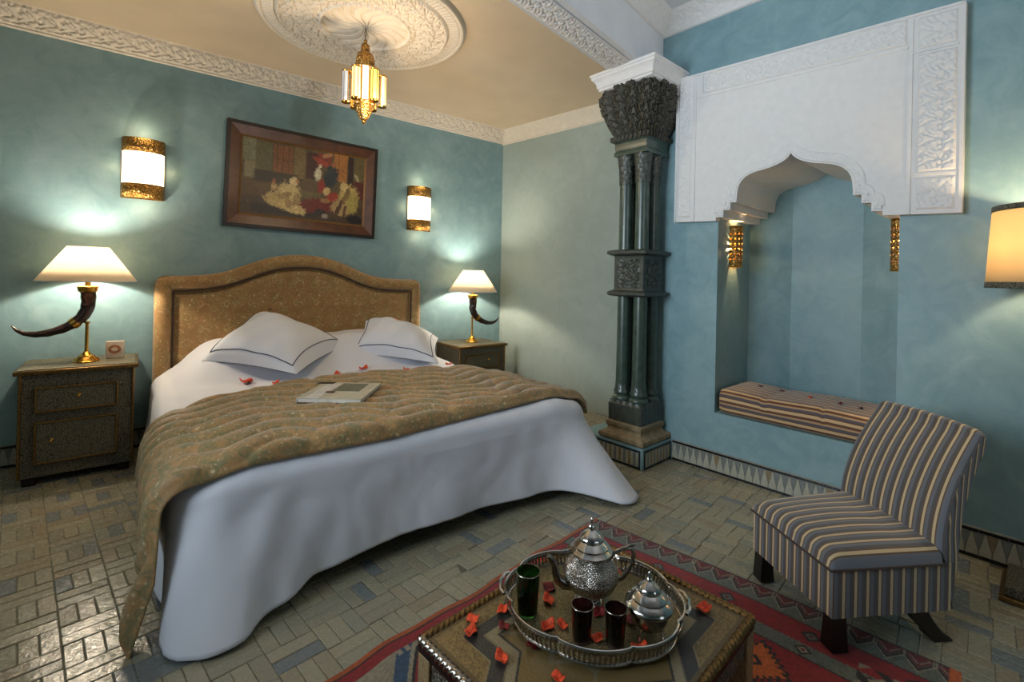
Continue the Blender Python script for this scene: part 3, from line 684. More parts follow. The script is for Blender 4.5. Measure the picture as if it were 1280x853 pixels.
for w in np.linspace(.04, 1, 34):
    fl_ = .035 * w ** 1.3 * (1 - head)
    side = (np.abs(ns) > .7)
    fold = (.012 * np.sin(per * 22 + 1.5 * np.sin(per * 5)) * side + .010 * np.sin(per * 13) * (foot > 0) + .030 * wL * np.sin(per * 27 + 2)) * w ** 1.5 * (1 - head)
    ds = ns * (RD + fl_ + fold) + .02 * wL * w ** 1.2 + .03 * wR * w; dt = nt * (RD + fl_ + fold) + .17 * wL * w ** 1.5 + .37 * wR * w ** 1.15
    dt = dt + .014 * np.exp(-((s_ + 2.98) / .26) ** 2) * (foot > 0) * np.sin(s_ * 30 + w * 5) * w ** .8 + .004 * (foot > 0) * np.sin(s_ * 9 + w * 3) * w
    z0 = ze - RD; rows.append((s_ + ds, t_ + dt, z0 + (hem - z0) * w))
P = np.stack([np.stack([r[0] + 2.15, 1.2 - r[1], r[2]], -1) for r in rows], 0)
# soft creases
for j in range(P.shape[0]):
    for i in range(P.shape[1]):
        x, y, z = P[j, i]; k = noise.noise(Vector((x * 2.2, y * 2.2, z * 3))) * .010 + abs(noise.noise(Vector((x * 7, y * 4 + x * 3, z * 6)))) * .008
        P[j, i, 2] += k if j < 54 else 0
        if j >= 54: P[j, i, 1] -= k * 1.2 * (nt[i] > .5)
duv = thing('duvet', 'white cotton duvet draped over the bed down to the floor', 'duvet', BO, A_B)
o = surf_np('duvet_cover', P, 'white_cotton', duv, wrap=True); md = o.modifiers.new('solid', 'SOLIDIFY'); md.thickness = .008; md.offset = -1
top_off = .012

# quilted throw
def cross(sp, t):
    """point on the bed top / over its sides for unrolled coordinate sp"""
    sp = np.asarray(sp, float); t = np.asarray(t, float); tt = np.minimum(t, TF); dF = np.clip(t - TF, 0, .12)
    rr = RD + .012
    s = np.clip(sp, SL, SR); z = ztop(s, tt); d = np.where(sp < SL, SL - sp, np.where(sp > SR, sp - SR, 0)); sg = np.where(sp < SL, -1, 1)
    a = np.minimum(d / rr, PI / 2); hang = np.clip(d - rr * PI / 2, 0, None)
    s = s + sg * (rr * np.sin(a) + hang * .07 + .25 * np.clip(hang - .2, 0, None)); z = z - rr * (1 - np.cos(a)) - hang
    kF = 1 - sm(d / (rr * PI / 2)); aF = dF / rr
    z = z - rr * (1 - np.cos(aF)) * kF; t2 = tt + rr * np.sin(aF) * kF + dF * (1 - kF)
    t2 = t2 + hang * .16 * sm((t - 1.9) / .4)
    return np.stack([s + 2.15, 1.2 - t2, z], -1)
na, nb = 360, 96
A0 = np.linspace(0, 1, na); tcoord = np.linspace(0, 1, nb)
def tf_(sp): return np.interp(sp, [-3.9, -3.6, -3.3, -3.05, -2.4, -1.0], [2.35, 2.35, 2.335, 2.34, 2.345, 2.27])
def tb_(sp): return np.interp(sp, [-3.8, -3.05, -2.6, -2.08, -1.5, -.95], [1.40, 1.30, 1.17, 1.10, 1.16, 1.27])
U, V = np.meshgrid(A0, tcoord, indexing='ij')
# left end depends on t
tt0 = 1.2 + 1.14 * V
leftend = SL - .176 - (.17 + .25 * sm((tt0 - 2.06) / .26))
SP = (SR + .17) + (leftend - (SR + .17)) * U
TT = tb_(SP) + (tf_(SP) - tb_(SP)) * V
base = cross(SP, TT)
du = np.gradient(base, axis=0); dv = np.gradient(base, axis=1); N_ = np.cross(du, dv); N_ /= np.maximum(np.linalg.norm(N_, axis=-1, keepdims=True), 1e-9)
if N_[na // 2, nb // 2, 2] < 0: N_ = -N_
wob = .035 * np.sin(SP * 4.3) + .02 * np.sin(SP * 9 + 1)
puff = np.abs(np.sin(PI * (TT + wob * 1.3 - .30 * (SP + 2) + .03 * np.sin(SP * 17)) / .135)) ** .6; cell = np.abs(np.sin(PI * (SP + .6 * TT) / .34)) ** .3
edge = sm(np.minimum(np.minimum(V, 1 - V) * 26, np.minimum(U, 1 - U) * 60))
topo = base + N_ * (top_off + .006 + (.014 + .036 * puff * (.55 + .45 * cell)) * edge)[..., None]; bot = base + N_ * top_off
loop = np.concatenate([topo, bot[:, ::-1]], 1)
thr = thing('quilted_throw', 'gold and green paisley quilted throw laid across the foot of the bed', 'throw', BO, A_B)
surf_np('quilt', loop, 'quilt_fabric', thr, wrap=True)

# pillows
def pillow(label, C4, thick, piping=True):
    """C4: four (s,t,z) corners of the mid surface"""
    C4 = [np.array((bl(s, t)) + (z,)) for s, t, z in C4]; cen_ = sum(C4) / 4; cw = BO + eB * cen_[0] + nB * cen_[1]
    root = thing('pillow', label, 'pillow', (cw.x, cw.y, cen_[2] - thick * .5), A_B, 'white pillows on the bed'); off = np.array((cen_[0], cen_[1], cen_[2] - thick * .5))
    n = 34; U, V = np.meshgrid(np.linspace(0, 1, n), np.linspace(0, 1, n), indexing='ij')
    # concave edges
    Uc = U + .045 * np.sin(PI * V) * (1 - 2 * U); Vc = V + .045 * np.sin(PI * U) * (1 - 2 * V)
    def P(U, V): return ((1 - U) * (1 - V))[..., None] * C4[0] + (U * (1 - V))[..., None] * C4[1] + (U * V)[..., None] * C4[2] + ((1 - U) * V)[..., None] * C4[3]
    nm = np.cross(C4[1] - C4[0], C4[3] - C4[0]); nm /= np.linalg.norm(nm); nm = nm if nm[2] > 0 else -nm
    fu = np.clip(1 - np.abs(2 * U - 1) ** 2.6, 0, 1) ** .62; fv = np.clip(1 - np.abs(2 * V - 1) ** 2.6, 0, 1) ** .62; pf = fu * fv
    cr1 = .012 * np.sin(9 * U + 5 * V) * pf + .008 * np.sin(21 * V - 8 * U) * pf
    top = P(Uc, Vc) + nm * (pf * thick * .80 + cr1 + .003)[..., None] - off; bt = P(Uc, Vc) - nm * (pf * thick * .20 + .003)[..., None] - off
    L = np.concatenate([top, bt[::-1][:, :]], 0); L = np.concatenate([top, bt[::-1]], 0)
    o = surf_np('cushion', L, 'white_cotton', root)
    # close the two open sides
    F1 = np.stack([top[:, 0], bt[:, 0]], 0); surfm = np.stack([top[:, -1], bt[:, -1]], 0)
    k = 2
    for nm_, line in (('piping', 0),):
        pts = [top[k, j] for j in range(k, n - k)] + [top[j, n - 1 - k] for j in range(k, n - k)] + [top[n - 1 - k, j] for j in range(n - 1 - k, k - 1, -1)] + [top[j, k] for j in range(n - 1 - k, k, -1)]
        m = MB(); m.tube([Vector(p) + Vector(nm) * .002 for p in pts], .0035, 6, closed=True); m.build('piping', 'navy_piping', root)
    return root
pillow('large white pillow with navy piping propped at the left of the headboard', [(-2.97, .52, .675), (-2.53, .22, .975), (-1.93, .46, .70), (-2.475, 1.01, .612)], .27)
pillow('white pillow with navy piping at the right of the bed near the small nightstand', [(-1.93, .53, .64), (-1.68, .20, .875), (-1.05, .42, .70), (-1.37, 1.00, .575)], .25)

# book on the throw
bk = [(-2.650, 1.804), (-2.388, 2.000), (-2.166, 1.641), (-2.439, 1.411)]
bw = [BP(s, t) for s, t in bk]; bc = sum(bw, Vector()) / 4; ax = (bw[1] - bw[0] + bw[2] - bw[3]).normalized(); brz = math.atan2(ax.y, ax.x); bwid = ((bw[1] - bw[0]).length + (bw[2] - bw[3]).length) / 2; bdep = .39
book = thing('book', 'grey hardback book with a printed cover lying on the gold throw', 'book', (bc.x, bc.y, .612), brz)
m = MB(); m.box((0, 0, .012), (bwid - .008, bdep - .008, .020)); m.build('page_block', 'paper', book, smooth=0)
m = MB(); m.box((0, 0, .0235), (bwid, bdep, .003)); cv = m.build('front_cover', 'cover_grey', book, bevel=.001)
m = MB(); m.box((0, 0, .0012), (bwid, bdep, .003)); m.build('back_cover', 'cover_maroon', book, bevel=.001)
m = MB(); m.box((-bwid / 2, 0, .0125), (.004, bdep, .024)); m.build('spine', 'cover_pale', book, bevel=.001)
m = MB(); m.box((-.095, -.02, .0255), (.075, bdep * .92, .0008)); m.build('cover_panel', 'cover_pale', cv, smooth=0)
m = MB(); m.box((.03, .07, .0256), (.15, .19, .0009)); m.build('cover_photo', 'olive_print', cv, smooth=0)
m = MB(); m.box((-.045, -.055, .0262), (.05, .035, .0009)); m.build('cover_spot', 'cover_maroon', cv, smooth=0)
m = MB(); m.box((-bwid / 2 + .02, .165, .0262), (.10, .045, .0009)); m.build('cover_spot', 'black_wood', cv, smooth=0)

# rose petals
pm = {}
for mt in ('petal', 'petal_dark', 'petal_black'):
    m = MB(); nr_, na_ = 5, 14
    vs = [(0, 0, .0)]
    for j in range(1, nr_):
        for i in range(na_):
            a = 2 * PI * i / na_; r = .017 * j / (nr_ - 1) * (1 + .12 * math.cos(a * 2)) * (1 - .14 * (abs(a - PI) < .5)); vs.append((r * math.cos(a) * 1.15, r * math.sin(a), .35 * r * r / .017 * (1.2 + .9 * math.sin(a * 3 + .6)) + .0015 * math.sin(5 * a)))
    fs = [(0, 1 + i, 1 + (i + 1) % na_) for i in range(na_)]
    for j in range(nr_ - 2):
        for i in range(na_): k = (i + 1) % na_; fs.append((1 + j * na_ + i, 1 + (j + 1) * na_ + i, 1 + (j + 1) * na_ + k, 1 + j * na_ + k))
    m.add(vs, fs); o = m.build('rose_petal', mt, smooth=80, solid=.0012); pm[mt] = o.data; bpy.data.objects.remove(o)
def petal(loc, label, group, mat='petal', sc=1, rz=None, tilt=.12):
    o = bpy.data.objects.new('rose_petal', pm[mat]); COL.objects.link(o); md = o.modifiers.new('solid', 'SOLIDIFY'); md.thickness = .0012
    o.location = loc; o.scale = (sc,) * 3; o.rotation_euler = (random.uniform(-tilt, tilt), random.uniform(-tilt, tilt), random.uniform(0, 6) if rz is None else rz)
    return tag(o, label, 'petal', group)
for s, t, lb, mt, sc in (
    (-2.735, .80, 'large orange-red petal lying in front of the large pillow', 'petal', 1.5), (-2.745, .90, 'black wilted petal beside the large orange petal on the duvet', 'petal_black', .9),
    (-2.60, 1.00, 'small orange petal between the large pillow and the throw', 'petal', .85), (-2.17, .93, 'orange petal near the throw edge behind the book', 'petal', 1.15),
    (-1.93, .80, 'bright orange petal between the two pillows', 'petal', 1.25), (-1.66, 1.0, 'orange petal in front of the right pillow by the throw', 'petal', .95),
    (-1.16, .80, 'pale orange petal past the right corner of the right pillow', 'petal', 1.0), (-1.06, .86, 'dark petal at the right edge of the bed', 'petal_black', .8), (-1.12, .98, 'small dark petal close to the throw at the right edge', 'petal_black', .7)):
    p = BP(s, t); petal((p.x, p.y, float(ztop(s, t)) + .011), lb, 'petals on the bed', mt, sc * 1.45)
p = BP(-1.50, .42); petal((p.x, p.y, .890), 'orange petal lying on top of the right pillow', 'petals on the bed', 'petal', 1.2)
p = BP(-2.50, .30); petal((p.x, p.y, 1.00), 'dark petal near the top corner of the large pillow', 'petals on the bed', 'petal_black', .8)

# ------------------------------------------------------------------ nightstands
def nightstand(label, s, t, w, d, H, knobs):
    r = thing('nightstand', label, 'nightstand', BP(s, t), A_B, 'embossed metal nightstands')
    m = MB(); m.box((0, 0, (H - .03 + .05) / 2), (w - .02, d - .02, H - .03 - .05)); m.build('body', 'pewter_emboss', r, bevel=.003)
    m = MB(); m.box((0, 0, H - .015), (w + .045, d + .03, .026)); tp = m.build('top', 'old_brass', r, bevel=.006)
    m = MB(); m.box((0, 0, H + .000), (w + .01, d - .01, .004)); m.build('inlay', 'silver_emboss' if False else 'pewter_emboss', tp, bevel=.001)
    for sx in (-1, 1):
        for sy in (-1, 1): m = MB(); m.tube([(sx * (w / 2 - .006), sy * (d / 2 - .006), .05), (sx * (w / 2 - .006), sy * (d / 2 - .006), H - .028)], .0085, 10); m.build('corner_bead', 'old_brass', r)
    for sx in (-1, 1):
        for sy in (-1, 1): m = MB(); m.box((sx * (w / 2 - .05), sy * (d / 2 - .05), .0275), (.06, .06, .055), top=1.2); m.build('foot', 'black_wood', r, bevel=.004)
    k = H / .69
    for (z0, z1, kx) in ((.44 * k, .58 * k, knobs[0]), (.135 * k, .375 * k, knobs[1])):
        x0, x1 = -w / 2 + .075, w / 2 - .085; y = -d / 2 + .008
        m = MB(); m.box(((x0 + x1) / 2, y - .006, (z0 + z1) / 2), (x1 - x0, .016, z1 - z0)); dr = m.build('drawer', 'pewter_emboss', r, bevel=.002)
        m = MB()
        for a, b in (((x0, z0), (x1, z0)), ((x1, z0), (x1, z1)), ((x1, z1), (x0, z1)), ((x0, z1), (x0, z0))): m.tube([(a[0], y - .015, a[1]), (b[0], y - .015, b[1])], .0075, 8)
        m.build('drawer_bead', 'old_brass', dr)
        m = MB()
        pr = [(0, -.026), (.007, -.024), (.010, -.018), (.006, -.012), (.004, -.004), (.010, 0)]
        vs = MB(); vs.lathe([(a, b) for a, b in pr], 14); m.add([(v[0] + kx, y - .014 + v[2], v[1] + (z0 + z1) / 2 + .01) for v in vs.v], vs.f); m.build('knob', 'brass', dr)
    return r
nightstand('embossed dark metal nightstand with two drawers left of the bed', -3.597, .255, .533, .45, .69, (.0, -.12))
nightstand('embossed dark metal nightstand right of the bed in the corner', -.57, .27, .555, .45, .612, (.06, .06))

# ------------------------------------------------------------------ bedside horn lamps
def horn_lamp(label, s, t, z, mirror, hs=1.0):
    r = thing('table_lamp', label, 'lamp', BP(s, t, z), A_B, 'horn table lamps'); k = -1 if not mirror else 1
    m = MB(); m.lathe([(.070, 0), (.072, .006), (.064, .012), (.060, .022), (.046, .030), (.042, .040), (.026, .048), (.020, .060), (.012, .066), (.009, .10), (.008, .25)], 40); m.build('base', 'brass', r, smooth=40)
    pts = [(0, .475), (.004, .44), (.006, .39), (0, .34), (-.024, .29), (-.066, .247), (-.12, .215), (-.18, .195), (-.24, .188), (-.29, .197), (-.325, .220), (-.345, .247)]
    rd = [.042, .040, .038, .036, .034, .031, .027, .023, .019, .014, .009, .003]
    pts = [(-k * x if k > 0 else x, 0, zz) for x, zz in pts]
    if mirror: pts = [(abs(x) if i > 3 else -x, y, zz) for i, (x, y, zz) in enumerate(pts)]
    # smooth
    P = np.array(pts); tt = np.linspace(0, len(P) - 1, 44); P2 = [(np.interp(q, range(len(P)), P[:, 0]), 0, np.interp(q, range(len(P)), P[:, 2])) for q in tt]; r2 = [np.interp(q, range(len(P)), rd) * (1 + .035 * math.sin(q * 5.5)) for q in tt]
    m = MB(); m.tube(P2, r2, 18); m.build('horn', 'horn', r, smooth=60, sub=0)
    m = MB(); m.lathe([(.043, .452), (.050, .458), (.052, .474), (.056, .488), (.047, .494), (.016, .496), (.014, .520), (.020, .524), (.020, .555), (.010, .56)], 30); m.build('collar', 'brass', r, smooth=40)
    i = 19; m = MB(); c = P2[i]; m.tube([P2[i - 1], P2[i], P2[i + 1]], r2[i] + .004, 18); m.build('ring', 'brass', r)
    m = MB(); m.lathe([(.010, .10), (.009, .245), (.016, .25), (.016, .262)], 16); m.build('stem', 'brass', r)
    m = MB(); m.lathe([(.252, .525), (.105, .745)], 56); m.f = [f for f in m.f if len(f) == 4]; sh = m.build('lamp_shade', 'lamp_cloth', r, smooth=80, solid=.003)
    m = MB(); m.tube([(.252 * math.cos(a), .252 * math.sin(a), .525) for a in np.linspace(0, 2 * PI, 56, endpoint=False)], .0028, 6, closed=True); m.tube([(.105 * math.cos(a), .105 * math.sin(a), .745) for a in np.linspace(0, 2 * PI, 40, endpoint=False)], .0028, 6, closed=True); m.build('rim', 'white_cotton', sh)
    m = MB(); m.lathe([(.0, .560), (.018, .565), (.028, .59), (.030, .61), (.022, .635), (.0, .648)], 16); m.build('bulb', 'bulb', r)
    p = BP(s, t, z + .665); lamp_light('lamp_glow', p, LAMP_W, (1, .86, .68), .035)
    return r
LAMP_W = 34.0
horn_lamp('lit lamp on a curved horn and brass foot on the left nightstand', -3.578, .272, .692, False)
horn_lamp('lit lamp on a curved horn and brass foot on the right nightstand', -.565, .275, .615, True)
# card cube with a round brown emblem beside the left lamp
r = thing('alarm_clock', 'small white square clock with a round brown face beside the left lamp', 'clock', BP(-3.435, .20, .693), A_B - .12)
m = MB(); m.box((0, 0, .057), (.098, .035, .114)); m.build('case', 'card_white', r, bevel=.004)
m = MB(); vs = MB(); vs.lathe([(.034, 0), (.034, .002), (.0, .0025)], 40); m.add([(v[0], -.0175 - v[2], .060 + v[1] * .85) for v in vs.v], vs.f); fc = m.build('dial', 'card_brown', r)
m = MB(); vs = MB(); vs.lathe([(.018, 0), (.018, .001)], 40); m.add([(v[0], -.020 - v[2], .060 + v[1] * .75) for v in vs.v], vs.f); m.build('dial_centre', 'card_white', fc)

# ------------------------------------------------------------------ wall sconces
def sconce(label, s, z0, z1, w=.25, dep=.095):
    r = thing('wall_sconce', label, 'wall lamp', BP(s, 0, z0), A_B, 'brass and glass wall sconces'); H = z1 - z0
    def half(z, rx_, ry_, n=28): return [(-rx_ * math.cos(PI * i / n), -ry_ * math.sin(PI * i / n) ** .8 - .004, z) for i in range(n + 1)]
    def band(za, zb, grow, nm, mat):
        m = MB(); A = half(za, w / 2 + grow, dep + grow); B = half(zb, w / 2 + grow, dep + grow); n = len(A)
        m.add(A + B, [(i, i + 1, n + i + 1, n + i) for i in range(n - 1)]); return m.build(nm, mat, r, smooth=60, solid=.003)
    band(H * .22, H * .78, -.003, 'glass', 'sconce_glass'); band(0, H * .24, 0, 'lower_band', 'brass_emboss'); band(H * .77, H, 0, 'upper_band', 'brass_emboss')
    for sx in (-1, 1): m = MB(); m.box((sx * w / 2, -.006, H / 2), (.006, .012, H)); m.build('side_rail', 'old_brass', r, smooth=0)
    m = MB(); m.box((0, -.003, H / 2), (w, .006, H)); m.build('back_plate', 'old_brass', r, smooth=0)
    lamp_light('sconce_glow', BP(s, .10, z1 + .06), .9, (1, .78, .5), .05); lamp_light('sconce_glow', BP(s, .10, z0 - .06), .7, (1, .78, .5), .05); lamp_light('sconce_glow', BP(s - w / 2 - .04, .05, (z0 + z1) / 2), .14, (1, .66, .34), .03); lamp_light('sconce_glow', BP(s + w / 2 + .04, .05, (z0 + z1) / 2), .14, (1, .66, .34), .03)
sconce('lit half-round brass and white glass sconce left of the painting', -3.300, 1.812, 2.242)
sconce('lit half-round brass and white glass sconce right of the painting', -1.070, 1.752, 2.192)
def niche_sconce(label, s, t, z0, h_, out):
    """out: +1 faces +s"""
    p = NP(s, t, z0); r = thing('niche_sconce', label, 'wall lamp', p, A_N + (0 if out > 0 else PI), 'pierced brass sconces in the niche')
    rr = .058
    def arc(z, q=rr, n=20): return [(q * math.sin(PI * i / n) * 1.05 + .003, q * math.cos(PI * i / n), z) for i in range(n + 1)]
    m = MB(); rowz = np.linspace(0, h_, 25); vs = [p_ for z in rowz for p_ in arc(z)]; n = 21; fs = []
    for j in range(24):
        for i in range(20):
            hole = (j % 3 == 1 and i % 3 == 1 and 2 < j < 22)
            if not hole: fs.append((j * n + i, j * n + i + 1, (j + 1) * n + i + 1, (j + 1) * n + i))
    m.add(vs, fs); m.build('pierced_shell', 'brass_emboss', r, smooth=60, solid=.002)
    for z in (0, h_): m = MB(); m.tube(arc(z, rr + .001), .004, 6); m.build('rim', 'brass', r)
    m = MB(); m.box((.0015, 0, h_ / 2), (.003, rr * 2, h_)); m.build('back_plate', 'brass', r, smooth=0)
    q = NP(s + out * .033, t, z0 + h_ * .5); lamp_light('niche_glow', q, 8.0, (1, .72, .38), .014)
niche_sconce('pierced brass sconce on the left cheek of the niche', NI0, -.235, 1.405, .285, 1)
niche_sconce('pierced brass sconce on the right cheek of the niche', NI1, -.16, 1.38, .285, -1)

# ------------------------------------------------------------------ painting
PS = (-2.798 - 1.549) / 2; PZ = (1.655 + 2.502) / 2; PWd, PHt = 1.249, .856
pic = thing('painting', 'dark wood framed oil painting of robed figures in a room above the bed', 'painting', BP(PS, 0, PZ - PHt / 2), A_B)
pic.rotation_euler = (0, R(1.3), A_B)
def rectframe(nm, mat, o0, o1, y0, y1, y1b=None):
    """frame between outlines inset o0 (outer) and o1 (inner); front depth y1 at outer, y1b at inner"""
    y1b = y1 if y1b is None else y1b; m = MB(); W2, H_ = PWd / 2, PHt
    def c4(i, y): return [(-W2 + i, -y, i), (W2 - i, -y, i), (W2 - i, -y, H_ - i), (-W2 + i, -y, H_ - i)]
    vs = c4(o0, y0) + c4(o0, y1) + c4(o1, y1b) + c4(o1, y0); fs = []
    for a in range(3):
        for i in range(4): k = (i + 1) % 4; fs.append((a * 4 + i, a * 4 + k, a * 4 + 4 + k, a * 4 + 4 + i))
    m.add(vs, fs); return m.build(nm, mat, pic, smooth=0)
rectframe('outer_moulding', 'frame_dark', 0, .028, .0, .045); rectframe('frame', 'frame_wood', .026, .105, .0, .042, .026); rectframe('inner_slip', 'frame_gold', .103, .118, .0, .029, .022)
cw_, ch_ = PWd - .23, PHt - .23; nx, ny = 460, 280
X, Y = np.meshgrid(np.linspace(0, 1, nx), np.linspace(0, 1, ny)); Cc = np.zeros((ny, nx, 3)); L3 = lambda r, g, b: np.array(lin((r / 255, g / 255, b / 255)))
Yd = 1 - Y   # 0 top
vn = np.array([[noise.noise(Vector((x * 9, y * 6, 0))) for x in np.linspace(0, 1, 92)] for y in np.linspace(0, 1, 56)]); 
def up(a):
    jy = np.linspace(0, a.shape[0] - 1, ny); ix = np.linspace(0, a.shape[1] - 1, nx); a = np.stack([np.interp(ix, range(a.shape[1]), r) for r in a]); return np.stack([np.interp(jy, range(a.shape[0]), c) for c in a.T], 1)
vn = up(vn); vn2 = up(RNG.normal(0, 1, (70, 116))); vn3 = up(RNG.normal(0, 1, (140, 230)))
vf = RNG.normal(0, 1, (ny // 2, nx // 2)); vf = np.kron(vf, np.ones((2, 2)))
Cc[:] = L3(82, 66, 40); 
def region(x0, x1, y0, y1, c, soft=.01):
    global Cc
    w = sm((X - x0) / soft + .5) * sm((x1 - X) / soft + .5) * sm((Yd - y0) / soft + .5) * sm((y1 - Yd) / soft + .5); Cc = Cc * (1 - w[..., None]) + L3(*c) * w[..., None]
def blob(cx, cy, rx_, ry_, c, ang=0, soft=.25, rag=.25):
    global Cc
    a = math.radians(ang); dx = (X - cx) * 1.65; dy = Yd - cy; u = (dx * math.cos(a) + dy * math.sin(a)) / (rx_ * 1.65); v = (-dx * math.sin(a) + dy * math.cos(a)) / ry_
    d = np.sqrt(u * u + v * v) + rag * vn + .16 * vn2 + .05 * vn3; w = sm((1 - d) / soft + .5)[..., None]; Cc = Cc * (1 - w) + L3(*c) * w
region(0, 1, 0, .62, (86, 70, 44)); region(0, .1, 0, .30, (112, 112, 84)); region(.02, .1, .30, .52, (120, 112, 82)); region(.10, .22, .02, .40, (92, 88, 56)); region(.23, .38, .03, .42, (122, 76, 40))
region(.255, .262, .03, .42, (84, 50, 28)); region(.30, .306, .03, .42, (84, 50, 28)); region(.345, .35, .03, .42, (90, 54, 30)); region(.39, .48, .02, .44, (116, 96, 56)); region(.49, .58, .05, .42, (62, 32, 24)); region(.575, .70, .03, .22, (120, 48, 36)); region(.72, .84, .0, .40, (158, 104, 50)); region(.76, .766, 0, .4, (110, 70, 36)); region(.85, .90, 0, .6, (44, 28, 22)); region(.90, 1, 0, .38, (96, 84, 50)); region(.90, 1, .36, .62, (84, 34, 28))
region(.09, .42, .40, .58, (48, 42, 28), .04); region(0, .45, .56, .74, (84, 64, 36), .06); region(.38, .62, .60, .70, (96, 84, 48), .05); region(0, 1, .74, 1, (66, 50, 34), .06); region(.08, .6, .84, .97, (44, 38, 32), .05)
blob(.58, .80, .17, .10, (106, 34, 26), -5); blob(.30, .90, .20, .05, (38, 32, 28)); blob(.62, .16, .08, .035, (150, 60, 40), 20); blob(.66, .05, .05, .03, (170, 120, 80), -20)
# seated pale-robed figure on the left with a companion
blob(.36, .68, .10, .16, (190, 168, 112), 25); blob(.28, .78, .11, .10, (182, 158, 100), 15); blob(.40, .86, .10, .07, (196, 172, 116), 12); blob(.39, .50, .035, .07, (200, 178, 128)); blob(.425, .49, .014, .025, (168, 112, 76)); blob(.24, .55, .016, .06, (150, 84, 60)); blob(.24, .60, .022, .05, (170, 140, 90)); blob(.33, .70, .05, .04, (150, 124, 78), -30); blob(.42, .74, .03, .08, (150, 126, 80), 20); blob(.36, .80, .03, .06, (160, 132, 84))
# standing dark figure, attendants and pale-robed woman on the right
blob(.70, .36, .060, .15, (38, 50, 54)); blob(.685, .24, .025, .05, (44, 52, 52)); blob(.715, .17, .018, .03, (140, 90, 62)); blob(.66, .44, .03, .10, (34, 44, 50)); blob(.59, .34, .034, .09, (186, 178, 150)); blob(.605, .22, .013, .03, (196, 186, 160)); blob(.62, .50, .03, .10, (142, 48, 34)); blob(.67, .57, .030, .06, (190, 166, 112)); blob(.72, .64, .06, .07, (146, 52, 34), -20); blob(.66, .70, .04, .03, (150, 110, 70))
blob(.86, .62, .085, .20, (178, 156, 92), 10); blob(.80, .78, .09, .12, (170, 142, 92), -10); blob(.82, .46, .04, .07, (186, 164, 108)); blob(.90, .70, .05, .14, (160, 144, 74)); blob(.84, .60, .02, .14, (122, 96, 56), 20); blob(.79, .74, .012, .12, (88, 60, 42), 15); blob(.76, .84, .015, .08, (84, 56, 40), 15); blob(.83, .82, .012, .09, (98, 66, 44), 10); blob(.62, .88, .05, .05, (46, 40, 38)); blob(.66, .92, .03, .04, (140, 132, 116)); blob(.92, .93, .07, .06, (26, 22, 22)); blob(.93, .30, .014, .07, (150, 142, 110), -30)
for _ in range(420):      # short brush strokes picked up from the colour beneath
    ix, iy = RNG.integers(0, nx), RNG.integers(0, ny); c = Cc[iy, ix] * RNG.uniform(.45, 1.7); cx, cy = X[0, ix], Yd[iy, 0]; a = RNG.uniform(0, PI); L_ = RNG.uniform(.008, .035); wd = RNG.uniform(.003, .008)
    j0, j1, i0, i1 = max(0, iy - 20), iy + 20, max(0, ix - 24), ix + 24
    dx = (X[j0:j1, i0:i1] - cx) * 1.65; dy = Yd[j0:j1, i0:i1] - cy; u = (dx * math.cos(a) + dy * math.sin(a)) / L_; v = (-dx * math.sin(a) + dy * math.cos(a)) / wd
    w = (np.clip(1.4 - np.sqrt(u * u + v * v), 0, 1) * .8)[..., None]; Cc[j0:j1, i0:i1] = Cc[j0:j1, i0:i1] * (1 - w) + c * w
Cc = np.clip(Cc * (1 + .22 * vn[..., None] + .16 * vn2[..., None] + .09 * vf[..., None]), 0, 1) * 1.15
P = np.stack([-cw_ / 2 + cw_ * X, -.021 + 0 * X, .115 + ch_ * Y], -1); colr = np.concatenate([Cc, np.ones((ny, nx, 1))], -1)
surf_np('canvas', P, 'canvas_paint', pic, col=colr)

# ------------------------------------------------------------------ pendant lantern
pd = thing('pendant_lantern', 'small lit brass lantern with coloured glass hanging from the ceiling rose', 'lamp', (MC.x, MC.y, 2.285))
def P_(nm, mat, mb, **kw): return mb.build(nm, mat, pd, **kw)
m = MB()
for i in range(3):
    c = (0, 0, .625 - i * .022)
    pts = [((.007 * math.cos(a) if i % 2 else 0), (0 if i % 2 else .007 * math.cos(a)), c[2] + .013 * math.sin(a)) for a in np.linspace(0, 2 * PI, 14, endpoint=False)]; m.tube(pts, .0022, 6, closed=True)
P_('chain', 'old_brass', m)
m = MB(); m.lathe([(.0, .565), (.010, .560), (.013, .548), (.008, .540), (.020, .532), (.028, .52), (.028, .49), (.022, .485), (.034, .478), (.050, .46), (.060, .425), (.062, .40), (.056, .388), (.068, .383), (.068, .372)], 16, lobes=8, amp=.04); P_('dome', 'brass_emboss', m, smooth=40)
m = MB(); m.lathe([(.060, .372), (.060, .150)], 8); m.f = [f for f in m.f if len(f) == 4]; P_('inner_glass', 'lantern_core', m, smooth=0)
for i in range(8):
    a = 2 * PI * i / 8; m = MB(); m.tube([(.064 * math.cos(a), .064 * math.sin(a), .145), (.064 * math.cos(a), .064 * math.sin(a), .378)], .005, 6); P_('rib', 'brass', m)
